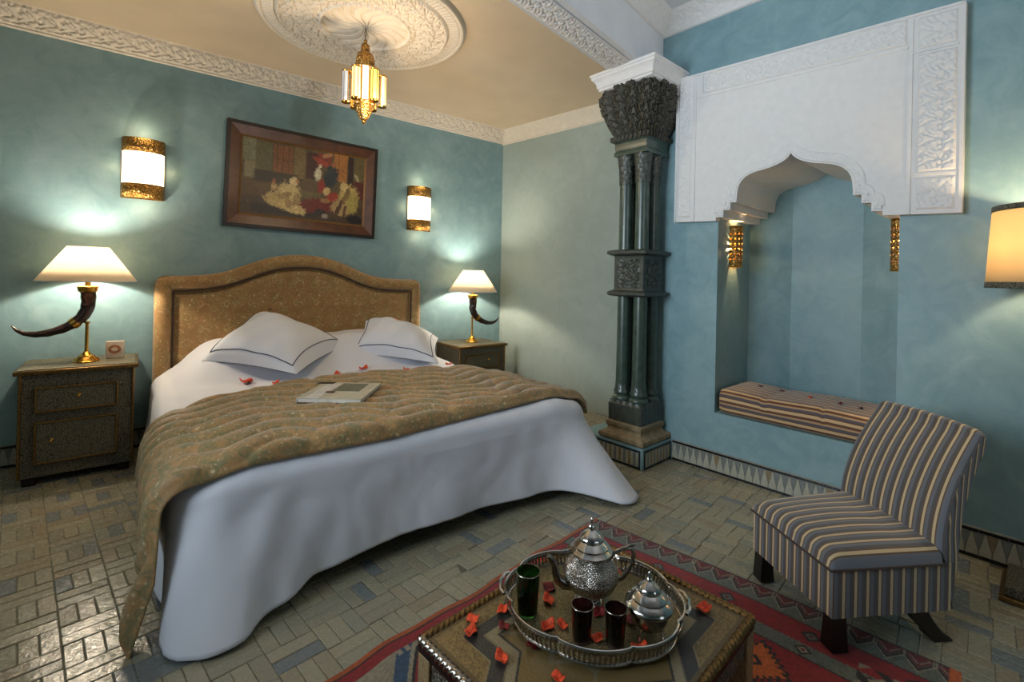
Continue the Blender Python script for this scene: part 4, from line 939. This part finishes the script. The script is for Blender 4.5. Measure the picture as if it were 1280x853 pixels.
for i in range(6):
    a = 2 * PI * i / 6 + .35; ca, sa = math.cos(a), math.sin(a); cx_, cy_ = .112 * ca, .112 * sa; m = MB()
    z0, z1 = .135 + .0, .335
    def hc(z, q): return [(cx_ + q * math.cos(a + b), cy_ + q * math.sin(a + b), z) for b in np.linspace(-PI * .62, PI * .62, 9)]
    A, B = hc(z0, .027), hc(z1, .027); m.add(A + B, [(k, k + 1, 9 + k + 1, 9 + k) for k in range(8)])
    w_ = m.build('glass_wing', ('lantern_glass', 'lantern_green', 'lantern_amber', 'lantern_blue', 'lantern_glass', 'lantern_green')[i], pd, smooth=0)
    m = MB()
    for z in (z0, z1): m.lathe([(.030, -.005), (.032, 0), (.029, .005)], 12, (cx_, cy_, z))
    for b in (-PI * .6, -PI * .3, 0, PI * .3, PI * .6): m.tube([(cx_ + .028 * math.cos(a + b), cy_ + .028 * math.sin(a + b), z0), (cx_ + .028 * math.cos(a + b), cy_ + .028 * math.sin(a + b), z1)], .0022, 5)
    m.build('wing_frame', 'brass', w_)
m = MB(); m.lathe([(.066, .150), (.072, .142), (.070, .125), (.058, .118), (.056, .10), (.050, .085), (.030, .045), (.016, .028), (.010, .022), (.012, .014), (.004, .006), (.0, .0)], 16, lobes=8, amp=.05); P_('tail', 'brass_emboss', m, smooth=30)
for i in range(8):
    a = 2 * PI * (i + .5) / 8; m = MB(); m.lathe([(.009, -.002), (.009, .003), (0, .004)], 8, (.062 * math.cos(a), .062 * math.sin(a), .128)); P_('stud', 'lantern_glass', m)
lamp_light('lantern_glow', MC + Vector((.0, -.0, -.16)), 2.0, (1, .78, .52), .03)
lamp_light('lantern_glow', MC + Vector((.16, -.14, -.62)), 16.0, (1, .76, .50), .05)

# ------------------------------------------------------------------ niche cushion
cu = thing('bench_cushion', 'brown and cream striped cushion filling the niche bench', 'cushion', NP((NI0 + NI1) / 2, -.24, BZ), A_N)
CWd, CD, CH = .925, .47, .162
prof = []; rr = .045
for (cx_, cz, a0) in ((-CD / 2 + rr, rr, 180), (CD / 2 - rr, rr, 270), (CD / 2 - rr, CH - rr, 0), (-CD / 2 + rr, CH - rr, 90)):
    prof += [(cx_ + rr * math.cos(R(a0 + 90 * i / 6)), cz + rr * math.sin(R(a0 + 90 * i / 6))) for i in range(7)]
pl = [0]
for a, b in zip(prof, prof[1:] + prof[:1]): pl.append(pl[-1] + math.hypot(b[0] - a[0], b[1] - a[1]))
prof.append(prof[0]); np_ = len(prof)
m = MB(); vs = []; uv = []; NX = 44
for j in range(NX + 1):
    x = -CWd / 2 + CWd * j / NX; e = min(x + CWd / 2, CWd / 2 - x); k = 1 - .10 * (1 - min(e / .045, 1)) ** 2; q = .93 + .07 * min(e / .05, 1)
    dent = .004 * math.sin(x * 11) - (.006 if abs(x + .18) < .012 or abs(x - .15) < .012 else 0)
    for i, (y, z) in enumerate(prof):
        zc_ = CH / 2 + (z - CH / 2) * k + dent * (z > CH / 2); vs.append((x, y * (.95 + .05 * min(e / .045, 1)), max(zc_, 0.001))); uv.append((pl[i], x))
fs = [(j * np_ + i, j * np_ + i + 1, (j + 1) * np_ + i + 1, (j + 1) * np_ + i) for j in range(NX) for i in range(np_ - 1)]
fs += [tuple(range(np_ - 1)), tuple(NX * np_ + i for i in range(np_ - 1))]
m.add(vs, fs); m.uv = uv; m.build('cover', 'bench_stripe', cu, smooth=50)
for s, t, lb, mt in ((.47, -.33, 'red petal at the left end of the striped bench cushion', 'petal_dark'), (.62, -.30, 'small dark red petal left of centre on the striped bench cushion', 'petal_dark'), (.80, -.25, 'orange-red petal in the middle of the striped bench cushion', 'petal'), (.97, -.22, 'red petal right of the middle of the striped bench cushion', 'petal_dark'), (1.08, -.20, 'dark petal at the right end of the striped bench cushion', 'petal_black')):
    p = NP(s, t, BZ + CH + .002); petal(p, lb, 'petals on the bench cushion', mt, .8)

# ------------------------------------------------------------------ striped slipper chair
FL_, FR_, RR_, RL_ = (Vector(p) for p in ((1.085, 2.11, 0), (1.142, 1.675, 0), (1.61, 1.735, 0), (1.585, 2.245, 0)))
ch0 = (FL_ + FR_ + RR_ + RL_) / 4
chair = thing('slipper_chair', 'low armless chair in blue and cream striped fabric on black legs', 'chair', ch0)
def cp(w, d, z): p = FL_.lerp(FR_, w).lerp(RL_.lerp(RR_, w), d) - ch0; return (p.x, p.y, z)
WS = .50     # nominal width for stripe spacing
m = MB(); uv = []; vs = []; fs = []
def patch(f, uvf, nu=24, nv=10):
    o = len(vs)
    for j in range(nv + 1):
        for i in range(nu + 1): vs.append(f(i / nu, j / nv)); uv.append(uvf(i / nu, j / nv))
    for j in range(nv):
        for i in range(nu): a = o + j * (nu + 1) + i; fs.append((a, a + 1, a + nu + 2, a + nu + 1))
sk0, sk1 = .128, .302
patch(lambda u, v: cp(u, 0, sk0 + (sk1 - sk0) * v), lambda u, v: (u * WS, v)); patch(lambda u, v: cp(1, u, sk0 + (sk1 - sk0) * v), lambda u, v: (u * .47 + .01, v))
patch(lambda u, v: cp(0, u, sk0 + (sk1 - sk0) * v), lambda u, v: (u * .47, v)); patch(lambda u, v: cp(u, 1, sk0 + (sk1 - sk0) * v), lambda u, v: (u * WS, v)); patch(lambda u, v: cp(u, v, sk0), lambda u, v: (u * WS, v))
m.add(vs, fs); m.uv = uv; m.build('skirt', 'chair_stripe', chair, smooth=30)
m = MB(); uv = []; vs = []; fs = []
def seat(u, v):
    w = -.012 + 1.024 * u; d = -.025 + .94 * v; eu = min(u, 1 - u) / .11; ev = min(v / .13, 1); ku = math.sqrt(max(0, 1 - (1 - min(eu, 1)) ** 2)); kv = math.sqrt(max(0, 1 - (1 - ev) ** 2))
    return cp(w, d, .298 + (.052 + .022 * math.sin(PI * u) * math.sin(PI * min(v + .2, 1) * .8)) * ku ** .8 * kv ** .8)
patch(seat, lambda u, v: (u * WS, v), 50, 40); patch(lambda u, v: cp(-.012 + 1.024 * u, -.025 + .94 * v, .296), lambda u, v: (u * WS, v), 6, 6)
m.add(vs, fs); m.uv = uv; m.build('seat', 'chair_stripe', chair, smooth=60)
m = MB(); m.tube([cp(-.012 + 1.024 * u, -.025, .300) for u in np.linspace(0, 1, 12)] + [cp(1.012, -.025 + .94 * v, .300) for v in np.linspace(.05, 1, 10)], .0045, 6); m.build('welt', 'dark_piping', chair)
# backrest: closed section swept across the width
sec = []
for q in np.linspace(0, 1, 22): sec.append((-.045 + .225 * q ** 1.75, .31 + .425 * q, q))
for a in np.linspace(0, PI, 7)[1:-1]: c_ = (.200, .722); sec.append((c_[0] - .022 * math.cos(a), c_[1] + .018 * math.sin(a) + .008, 1))
for q in np.linspace(1, 0, 20): sec.append((.012 + .210 * q ** 1.9, .13 + .585 * q, q))
sl = [0]
for a, b in zip(sec, sec[1:] + sec[:1]): sl.append(sl[-1] + math.hypot(b[0] - a[0], b[1] - a[1]))
sec.append(sec[0]); NW = 40; vs = []; uv = []; fs = []; rd_ = (RR_ - FR_).normalized()
for j in range(NW + 1):
    w = j / NW; e = min(w, 1 - w) / .06; k = math.sqrt(max(0, 1 - (1 - min(e, 1)) ** 2)) * .35 + .65
    for i, (x, z, q) in enumerate(sec):
        mid = -.0 + .19 * max(0, (z - .2) / .53) ** 1.8 + .005
        ww = w; y0 = RL_.lerp(RR_, w); tw = Vector((.0, .035 * (1 - w) + .065 * w, 0)) * max(0, (z - .3) / .43)
        xx = mid + (x - mid) * k; zz = z - (.02 * (1 - min(e, 1)) ** 2 if z > .6 else 0) + (.012 * math.sin(PI * w) if q == 1 else 0)
        p = y0 - ch0 + rd_ * xx + tw; vs.append((p.x, p.y, zz)); uv.append((w * WS + .004, sl[i]))
n = len(sec); fs = [(j * n + i, j * n + i + 1, (j + 1) * n + i + 1, (j + 1) * n + i) for j in range(NW) for i in range(n - 1)]
for j in (0, NW):
    o = len(vs)
    for i in range(n - 1): vs.append(vs[j * n + i]); uv.append((sec[i][0] * 1.3 + .02 - .25 * max(0, sec[i][1] - .4) ** 1.5, sec[i][1]))
    fs.append(tuple(range(o, o + n - 1)))
m = MB(); m.add(vs, fs); m.uv = uv; m.build('backrest', 'chair_stripe', chair, smooth=50)
for w in (.06, .94):
    m = MB(); c = cp(w, .07, .070); m.box(c, (.050, .050, .124), rz=.1, rot=Matrix.Rotation(PI, 3, 'X'), top=1.25); m.build('leg', 'black_wood', chair, bevel=.004)
for w in (.08, .92):
    b = Vector(cp(w, .93, 0)); m = MB(); pts = []; vs = []
    for q in np.linspace(0, 1, 9): pts.append(b + rd_ * (-.085 + .115 * q ** 1.3) + Vector((0, 0, .135 * (1 - q) + .0)))
    for i, p in enumerate(pts):
        ww = .042 - .014 * i / 8 + .012 * (i >= 7); hh_ = .024
        for a, c_ in ((-1, -1), (1, -1), (1, 1), (-1, 1)): vs.append(p + rd_ * a * ww + Vector((0, 1, 0)) * c_ * hh_)
    m.add(vs, [(i * 4 + k, i * 4 + (k + 1) % 4, i * 4 + 4 + (k + 1) % 4, i * 4 + 4 + k) for i in range(8) for k in range(4)] + [(0, 1, 2, 3), (35, 34, 33, 32)]); m.build('leg', 'black_wood', chair, smooth=40, bevel=.003)

# ------------------------------------------------------------------ kilim
nx, ny = 420, 660; U, V = np.meshgrid(np.linspace(0, RW, nx), np.linspace(0, RL, ny)); red = L3(146, 20, 22); dred = L3(112, 16, 20); crm = L3(150, 140, 116); gry = L3(104, 108, 96); blk = L3(30, 24, 24); org = L3(204, 96, 28); blu = L3(52, 78, 104); grn = L3(62, 78, 58)
K = np.zeros((ny, nx, 3)); K[:] = red
def put(mask, c): K[mask] = c
tri = lambda x, p: np.abs(((x / p) % 1) * 2 - 1)     # 1..0..1
jag = .006 * (tri(U, .018) - .5)
def band(v0, v1, c): put((V + jag >= v0) & (V + jag < v1), c)
band(0, .012, blk); band(.012, .125, gry)
zz = .030 + .065 * tri(U, .084)
put((V > .012) & (V < .125) & (V < zz - .012), dred); put(np.abs(V - zz) < .008, blk); put((np.abs(V - zz - .014) < .005) & (V < .125), crm)
put((np.abs(V - zz + .030) < .004) & (V > .02) & (V < .06), crm); put((V > .012) & (V < .05) & (tri(U + .042, .084) > .80) & (((U * 160).astype(int) % 2) == 0), crm)
band(.125, .245, red); band(.125, .131, blk)
def diamonds(v, pu, r1, r2, cs):
    d = np.abs(((U / pu) % 1) - .5) * pu + np.abs(V - v)
    for r, c in zip(np.linspace(r1, r2, len(cs)), cs): put(d < r, c)
diamonds(.185, .30, .034, .010, (blk, gry, dred))
band(.245, .315, gry); diamonds(.28, .19, .030, .008, (blk, crm, dred)); band(.315, .322, blk)

# field: red ground with serrated orange medallions and comb bars
fm = V > .322; put(fm, red)
for k in range(5):
    v0 = .455 + k * .40
    for uu, c in ((.30, org), (.62, crm * .8), (.94, org)):
        d = np.abs(U - uu) * .9 + np.abs(V - v0) * .9; sr_ = .085 + .014 * ((np.sin(np.arctan2(V - v0, U - uu) * 22)) > 0)
        put(fm & (d < sr_ + .018) & (d >= sr_), blk); put(fm & (d < sr_), c); put(d < .03, blk); put(d < .014, org)
    b = (np.abs(V - v0 - .20) < .035) & (U > .1) & (U < 1.1); put(b, crm); put(b & (((U * 70).astype(int) % 2) == 0) & (np.abs(V - v0 - .20) > .012), blk)
# left border with blue and white serrated triangles
lb = (U < .30) & (V > .64); tl2 = tri(V, .34)
put(lb & (U > .07), red); q = (U - .07) < .20 * tl2; put(lb & q & (U > .07), crm); q = (U - .07) < .20 * tl2 - .03; put(lb & q & (U > .07), blu); q = (U - .07) < .20 * tl2 - .10; put(lb & q & (U > .07), crm)
put(lb & (np.abs((U - .07) - .20 * tl2) < .008), blk); put(lb & (U > .07) & (U < .095) & (((V * 60).astype(int) % 2) == 0), crm)
# right end, beyond the chair leg: dark ornament
rb = (U > 1.20) & (V > .20) & (V < .46); put(rb & ((((U + V) * 30).astype(int) % 3) == 0), crm); put(rb & ((((U - V) * 26).astype(int) % 3) == 0), blk)
put((U < .022), org * .7); put((U > .022) & (U < .03), blk); put(U > RW - .03, org)
nzc = np.kron(RNG.uniform(.72, 1.15, (ny // 3, nx // 2)), np.ones((3, 2))); K *= nzc[..., None] * .95
ex2 = .008 * np.sin(V * 9) + .004 * np.sin(V * 23); ey2 = .010 * np.sin(U * 5 + 1)
zz_ = .006 + .0012 * np.sin(U * 14 + 3 * np.sin(V * 7)) * np.sin(V * 11)
Pr = np.stack([RUG0.x * 0 + rx.x * (U + ex2 * (1 - U / RW)) + ry.x * (V + ey2 * (1 - V / RL)), rx.y * (U + ex2 * (1 - U / RW)) + ry.y * (V + ey2 * (1 - V / RL)), zz_], -1)
Pr[0, :, 2] = Pr[-1, :, 2] = .002; Pr[:, 0, 2] = Pr[:, -1, 2] = .002
rug = surf_np('kilim_rug', Pr, 'kilim', col=np.concatenate([K, np.ones((ny, nx, 1))], -1)); rug.location = RUG0
tag(rug, 'red woven kilim rug with zigzag border under the tea table', 'rug')
# every top-level mesh rug keeps its origin at the far corner

# ------------------------------------------------------------------ tea table
TZ = .36; TC = Vector((.239, 1.297, 0)); TA = R(44.5); TLx, TLy = .745, .585
tb = thing('tea_table', 'low square inlaid tea table with a twisted metal rim on the rug', 'table', TC, TA)
def tpt(x, y): return TC + Vector((x * math.cos(TA) - y * math.sin(TA), x * math.sin(TA) + y * math.cos(TA), 0))
m = MB(); m.box((0, 0, TZ - .020), (TLx - .01, TLy - .01, .030)); m.build('top_board', 'black_wood', tb, bevel=.002)
nx, ny = 300, 240; X, Y = np.meshgrid(np.linspace(-1, 1, nx), np.linspace(-1, 1, ny)); K = np.zeros((ny, nx, 3))
ax_, ay_ = np.abs(X), np.abs(Y); r1 = np.maximum(ax_, ay_) / .66; r2 = (ax_ + ay_) / .98; st = np.minimum(r1, r2)
gold = L3(146, 122, 76); bge = L3(160, 146, 114); dkg = L3(66, 66, 64); 
K[:] = gold; nz = np.kron(RNG.uniform(.55, 1.25, (ny // 2, nx // 2)), np.ones((2, 2)))[..., None]; K *= nz
K[st < 1.20] = dkg * 1.0; K[st < 1.0] = bge; inn_ = st < .86; K[inn_] = (gold * .9)
w1 = (np.abs(r1 - .5) < .03) | (np.abs(r2 - .5) < .03) | (np.abs(ax_ - ay_) < .02); K[w1 & inn_] = bge * .8
K[(st < .89) & (st > .86)] = dkg; K[(st < 1.22) & (st > 1.20)] = bge * .9; K[(st < 1.02) & (st > 1.0)] = bge * .6
ed = (np.maximum(ax_, ay_) > .955); K[ed] = L3(110, 92, 60)
P = np.stack([X * (TLx / 2 - .022), Y * (TLy / 2 - .022), TZ - .0035 + 0 * X + .0006 * (st > 1.2)], -1)
surf_np('inlay', P, 'table_inlay', tb, col=np.concatenate([K * .85, np.ones((ny, nx, 1))], -1))
for (a, b, n1, nm) in (((-1, -1), (1, -1), TLx, 0), ((1, -1), (1, 1), TLy, 0), ((1, 1), (-1, 1), TLx, 0), ((-1, 1), (-1, -1), TLy, 0)):
    p0 = Vector((a[0] * (TLx / 2 - .011), a[1] * (TLy / 2 - .011), TZ - .006)); p1 = Vector((b[0] * (TLx / 2 - .011), b[1] * (TLy / 2 - .011), TZ - .006)); n = int((p1 - p0).length / .0022); d = (p1 - p0).normalized(); sd = Vector((-d.y, d.x, 0))
    vs = []; SG = 12
    for i in range(n + 1):
        p = p0.lerp(p1, i / n)
        for k in range(SG):
            w = 2 * PI * k / SG; tw = .0118 + .0020 * math.cos(3 * w + i * .0022 / .009 * 2 * PI * .5); vs.append(p + sd * math.cos(w) * tw + Vector((0, 0, math.sin(w) * tw)))
    fs = [(j * SG + k, j * SG + (k + 1) % SG, (j + 1) * SG + (k + 1) % SG, (j + 1) * SG + k) for j in range(n) for k in range(SG)]
    m = MB(); m.add(vs, fs); m.build('rim', 'old_brass' if a != (-1, 1) else 'silver_worn', tb, smooth=60)
for sy in (-1, 1): m = MB(); m.box((0, sy * (TLy / 2 - .022), TZ - .065), (TLx - .06, .016, .065)); m.build('apron', 'pewter_emboss', tb, bevel=.002)
for sx in (-1, 1): m = MB(); m.box((sx * (TLx / 2 - .022), 0, TZ - .065), (.016, TLy - .06, .065)); m.build('apron', 'pewter_emboss', tb, bevel=.002)
for sx in (-1, 1):
    for sy in (-1, 1): m = MB(); m.box((sx * (TLx / 2 - .030), sy * (TLy / 2 - .030), (TZ - .035 + .007) / 2), (.048, .048, TZ - .035 - .007)); m.build('leg', 'bone', tb, bevel=.003)

# tray
TRc = Vector((.247, 1.362, TZ + .0075)); tray = thing('tray', 'scalloped silver tray with a raised gallery on the tea table', 'tray', TRc, R(-8))
def tr(a, k=1.0): 
    q = 1 + .055 * (abs(math.cos(4 * a)) ** .6 - .6); return (.236 * k * q * math.cos(a), .205 * k * q * math.sin(a))
AN = np.linspace(0, 2 * PI, 160, endpoint=False)
m = MB(); pl_ = [tr(a) + (.003,) for a in AN]; m.add(pl_ + [(x, y, 0) for x, y, z in pl_], [tuple(range(160)), tuple(range(319, 159, -1))] + [(i, (i + 1) % 160, 160 + (i + 1) % 160, 160 + i) for i in range(160)]); m.build('tray_base', 'tray_engraved', tray, smooth=30)
m = MB(); vs = []; NA = 480; AN2 = np.linspace(0, 2 * PI, NA, endpoint=False)
for z, k in ((.002, 1.0), (.010, 1.008), (.020, 1.016), (.030, 1.024), (.041, 1.033)): vs += [tr(a, k) + (z,) for a in AN2]
m.add(vs, [(j * NA + i, j * NA + (i + 1) % NA, (j + 1) * NA + (i + 1) % NA, (j + 1) * NA + i) for j in range(4) for i in range(NA) if not ((j in (1, 2)) and i % 4 in (1, 2))]); m.build('gallery', 'silver_worn', tray, smooth=60, solid=.0016)
for z, k, rr in ((.003, 1.005, .0032), (.043, 1.035, .0034)): m = MB(); m.tube([tr(a, k) + (z,) for a in AN], rr, 8, closed=True); m.build('rim', 'silver', tray)
for sx in (0, 1):
    a0 = PI * sx; m = MB(); p = Vector(tr(a0, 1.02) + (.043,)); d = 1 if sx == 0 else -1
    m.tube([(p.x, p.y - .05, .043), (p.x + d * .012, p.y - .035, .046), (p.x + d * .018, p.y, .048), (p.x + d * .012, p.y + .035, .046), (p.x, p.y + .05, .043)], .0048, 8); m.build('handle', 'silver', tray)
TZ2 = TRc.z + .0042
# teapot
tp = thing('teapot', 'engraved silver teapot with domed lid standing on the tray', 'teapot', (.247, 1.395, TZ2))
m = MB(); m.lathe([(.044, 0), (.046, .004), (.036, .010), (.030, .016), (.046, .024), (.068, .042), (.079, .064), (.080, .080), (.072, .098), (.056, .112), (.046, .120), (.044, .128)], 56); m.build('body', 'silver_emboss', tp, smooth=50)
for i in range(4): a = PI / 4 + i * PI / 2; m = MB(); m.lathe([(.0, 0), (.008, .002), (.008, .010), (.005, .03)], 10, (.040 * math.cos(a), .040 * math.sin(a), 0)); m.build('foot', 'silver', tp)
m = MB(); m.lathe([(.044, .126), (.052, .130), (.060, .138), (.061, .143), (.053, .149), (.050, .152), (.051, .157), (.044, .163), (.034, .170), (.036, .174), (.034, .180), (.024, .190), (.014, .196), (.008, .200), (.011, .206), (.010, .212), (.004, .218), (.005, .224), (.002, .234), (.0, .236)], 48, lobes=12, amp=.012); m.build('lid', 'silver', tp, smooth=50)
m = MB(); P = [(-.058, -.01, .050), (-.080, -.015, .052), (-.098, -.018, .066), (-.105, -.02, .086), (-.108, -.02, .108), (-.118, -.022, .126), (-.128, -.024, .134)]; m.tube(P, [.020, .018, .014, .011, .009, .008, .006], 14); m.build('spout', 'silver_worn', tp, smooth=70)
m = MB(); P = [(.050, .0, .112), (.066, .0, .132), (.092, .0, .146), (.116, .0, .148), (.124, .0, .132), (.120, .0, .106), (.108, .0, .080), (.092, .0, .060), (.074, .0, .052)]; m.tube(P, [.006, .006, .006, .007, .0065, .006, .006, .006, .006], 12); m.tube([(.100, 0, .146), (.112, 0, .155), (.128, 0, .158)], [.006, .005, .003], 8); m.build('handle', 'silver_worn', tp, smooth=70)
# sugar bowl
sb = thing('sugar_bowl', 'lidded silver sugar bowl on small feet at the right of the tray', 'bowl', (.378, 1.262, TZ2))
m = MB(); m.lathe([(.026, .018), (.034, .022), (.044, .034), (.049, .050), (.050, .064), (.056, .068), (.060, .070), (.060, .074), (.050, .076)], 48); m.build('body', 'silver_worn', sb, smooth=50)
for i in range(4): a = PI / 4 + i * PI / 2; m = MB(); m.tube([(.034 * math.cos(a), .034 * math.sin(a), .028), (.042 * math.cos(a), .042 * math.sin(a), .012), (.044 * math.cos(a), .044 * math.sin(a), .002)], [.006, .005, .006], 8); m.build('foot', 'silver', sb)
m = MB(); m.lathe([(.058, .074), (.062, .078), (.060, .083), (.050, .090), (.046, .093), (.047, .098), (.040, .106), (.030, .112), (.031, .117), (.024, .126), (.012, .134), (.007, .138), (.009, .144), (.005, .150), (.006, .156), (.0, .164)], 44, lobes=10, amp=.012); m.build('lid', 'silver', sb, smooth=50)
def tea_glass(label, x, y, rad, hgt, gmat, tmat):
    r = thing('tea_glass', label, 'glass', (x, y, TZ2), 0, 'tea glasses on the tray')
    m = MB(); m.lathe([(.0, .0), (rad * .82, 0), (rad * .86, .003), (rad * .88, hgt * .3), (rad, hgt), (rad - .002, hgt), (rad * .86 - .002, hgt * .3), (rad * .82 - .002, .006), (0, .005)], 32, lobes=12, amp=.02); m.build('tumbler', gmat, r, smooth=50)
    m = MB(); m.lathe([(0, .0055), (rad * .80 - .002, .0065), (rad * .84 - .003, hgt * .3), (rad * .90 - .003, hgt * .62), (0, hgt * .62)], 28); m.build('tea', tmat, r, smooth=40)
    m = MB(); m.tube([((rad + .0003) * math.cos(a), (rad + .0003) * math.sin(a), hgt - .001) for a in np.linspace(0, 2 * PI, 32, endpoint=False)], .0012, 6, closed=True); m.build('gilt_rim', 'silver_worn', r)
tea_glass('tall dark green tea glass at the left of the tray', .062, 1.330, .033, .115, 'green_glass', 'mint_tea')
tea_glass('dark ribbed tea glass in front of the teapot', .199, 1.238, .028, .088, 'dark_glass', 'dark_tea')
tea_glass('dark ribbed tea glass between the front glass and the sugar bowl', .283, 1.228, .028, .088, 'dark_glass', 'dark_tea')
ZT = TZ - .0005; ZR = TZ2
for x, y, z, lb, mt, sc in (
    (-.087, 1.310, ZT, 'farther of the two orange petals at the left corner of the tea table', 'petal', 1.0), (-.090, 1.262, ZT, 'nearer of the two orange petals at the left corner of the tea table', 'petal', 1.05),
    (-.006, 1.352, ZT, 'red petal outside the left end of the tray', 'petal', .9), (.000, 1.283, ZT, 'dark red petal under the left edge of the tray gallery', 'petal_dark', .9),
    (.125, 1.375, ZR, 'red petal right of the green glass on the tray', 'petal', 1.0), (.113, 1.275, ZR, 'orange-red petal behind the front gallery left of the glasses', 'petal', 1.0),
    (.152, 1.282, ZR, 'small red petal left of the front dark glass', 'petal', .85), (.112, 1.590, ZT, 'orange petal at the far left side of the table behind the teapot spout', 'petal', .95),
    (.372, 1.530, ZT, 'bright orange petal behind the teapot handle', 'petal', 1.05), (.262, 1.330, ZR, 'dark red petal at the foot of the teapot', 'petal_dark', 1.0), (.241, 1.236, ZR, 'upright orange petal between the two dark glasses', 'petal', .85),
    (.338, 1.205, ZR, 'orange petal in front of the sugar bowl', 'petal', 1.0), (.345, 1.300, ZR, 'dark red petal left of the sugar bowl', 'petal_dark', 1.0),
    (.070, 1.222, ZT, 'dark red petal just outside the front left of the tray', 'petal_dark', .9), (-.006, 1.178, ZT, 'orange-red petal near the front left edge of the table', 'petal', 1.0),
    (.127, 1.125, ZT, 'red petal at the bottom of the picture before the tray', 'petal', .9), (.572, 1.374, ZT, 'large red petal at the right corner of the table', 'petal', 1.15), (.128, 1.432, ZR, 'very dark petal between the green glass and the spout', 'petal_dark', 1.1)):
    petal((x, y, z + .001), lb, 'petals on the tea table', mt, sc * 1.05, tilt=.25)

# ------------------------------------------------------------------ floor lamp
fp = NP(1.83, .22, 0); flp = thing('floor_lamp', 'tall standing lamp with a cream drum shade at the right edge', 'lamp', fp, A_N)
m = MB(); m.box((0, 0, .011), (.29, .29, .022)); m.build('base_plate', 'old_brass', flp, bevel=.004)
m = MB(); m.box((0, 0, .042), (.255, .255, .040)); m.build('base_block', 'pewter_emboss', flp, bevel=.004)
m = MB(); m.lathe([(.05, .062), (.03, .075), (.014, .09), (.012, .7), (.02, .71), (.012, .72), (.012, 1.42)], 24); m.build('pole', 'old_brass', flp)
m = MB(); m.lathe([(.212, 1.318), (.195, 1.628)], 64); m.f = [f for f in m.f if len(f) == 4]; m.build('lamp_shade', 'floor_lamp_cloth', flp, smooth=80, solid=.003)
for z0, z1, r0, r1 in ((1.296, 1.322, .2145, .213), (1.624, 1.648, .1965, .1955)): m = MB(); m.lathe([(r0, z0), (r1, z1)], 64); m.f = [f for f in m.f if len(f) == 4]; m.build('shade_band', 'pewter_emboss', flp, smooth=80, solid=.004)
m = MB(); m.lathe([(0, 1.42), (.02, 1.425), (.03, 1.46), (.024, 1.49), (0, 1.50)], 16); m.build('bulb', 'bulb', flp)
lamp_light('floor_lamp_glow', fp + Vector((0, 0, 1.52)), 14, (1, .76, .46), .035)

# windows of the unseen walls; the front one is added for fill light
def window(name, a, d, n, u0, u1, z0, z1):
    m = MB(); c = a + d * ((u0 + u1) / 2) + n * .05; rz = math.atan2(d.y, d.x); W_, H_ = u1 - u0, z1 - z0
    for (x, z, w, h_) in ((0, z0 + .025, W_, .05), (0, z1 - .025, W_, .05), (-W_ / 2 + .025, (z0 + z1) / 2, .05, H_), (W_ / 2 - .025, (z0 + z1) / 2, .05, H_), (0, (z0 + z1) / 2, .035, H_)):
        m.box((c.x + x * d.x, c.y + x * d.y, z), (w, .05, h_), rz=rz)
    return struct(m.build(name, 'frame_wood', smooth=0))
dL = (P_BL - P_LF).normalized(); nL = Vector((-dL.y, dL.x, 0)); window('window_1', P_LF, dL, nL, 2.9, 4.6, 1.0, 2.5)
dF = (P_LF - P_RF).normalized(); nF = Vector((-dF.y, dF.x, 0)); window('fill_window', P_RF, dF, nF, 1.4, 2.7, 1.05, 2.45)
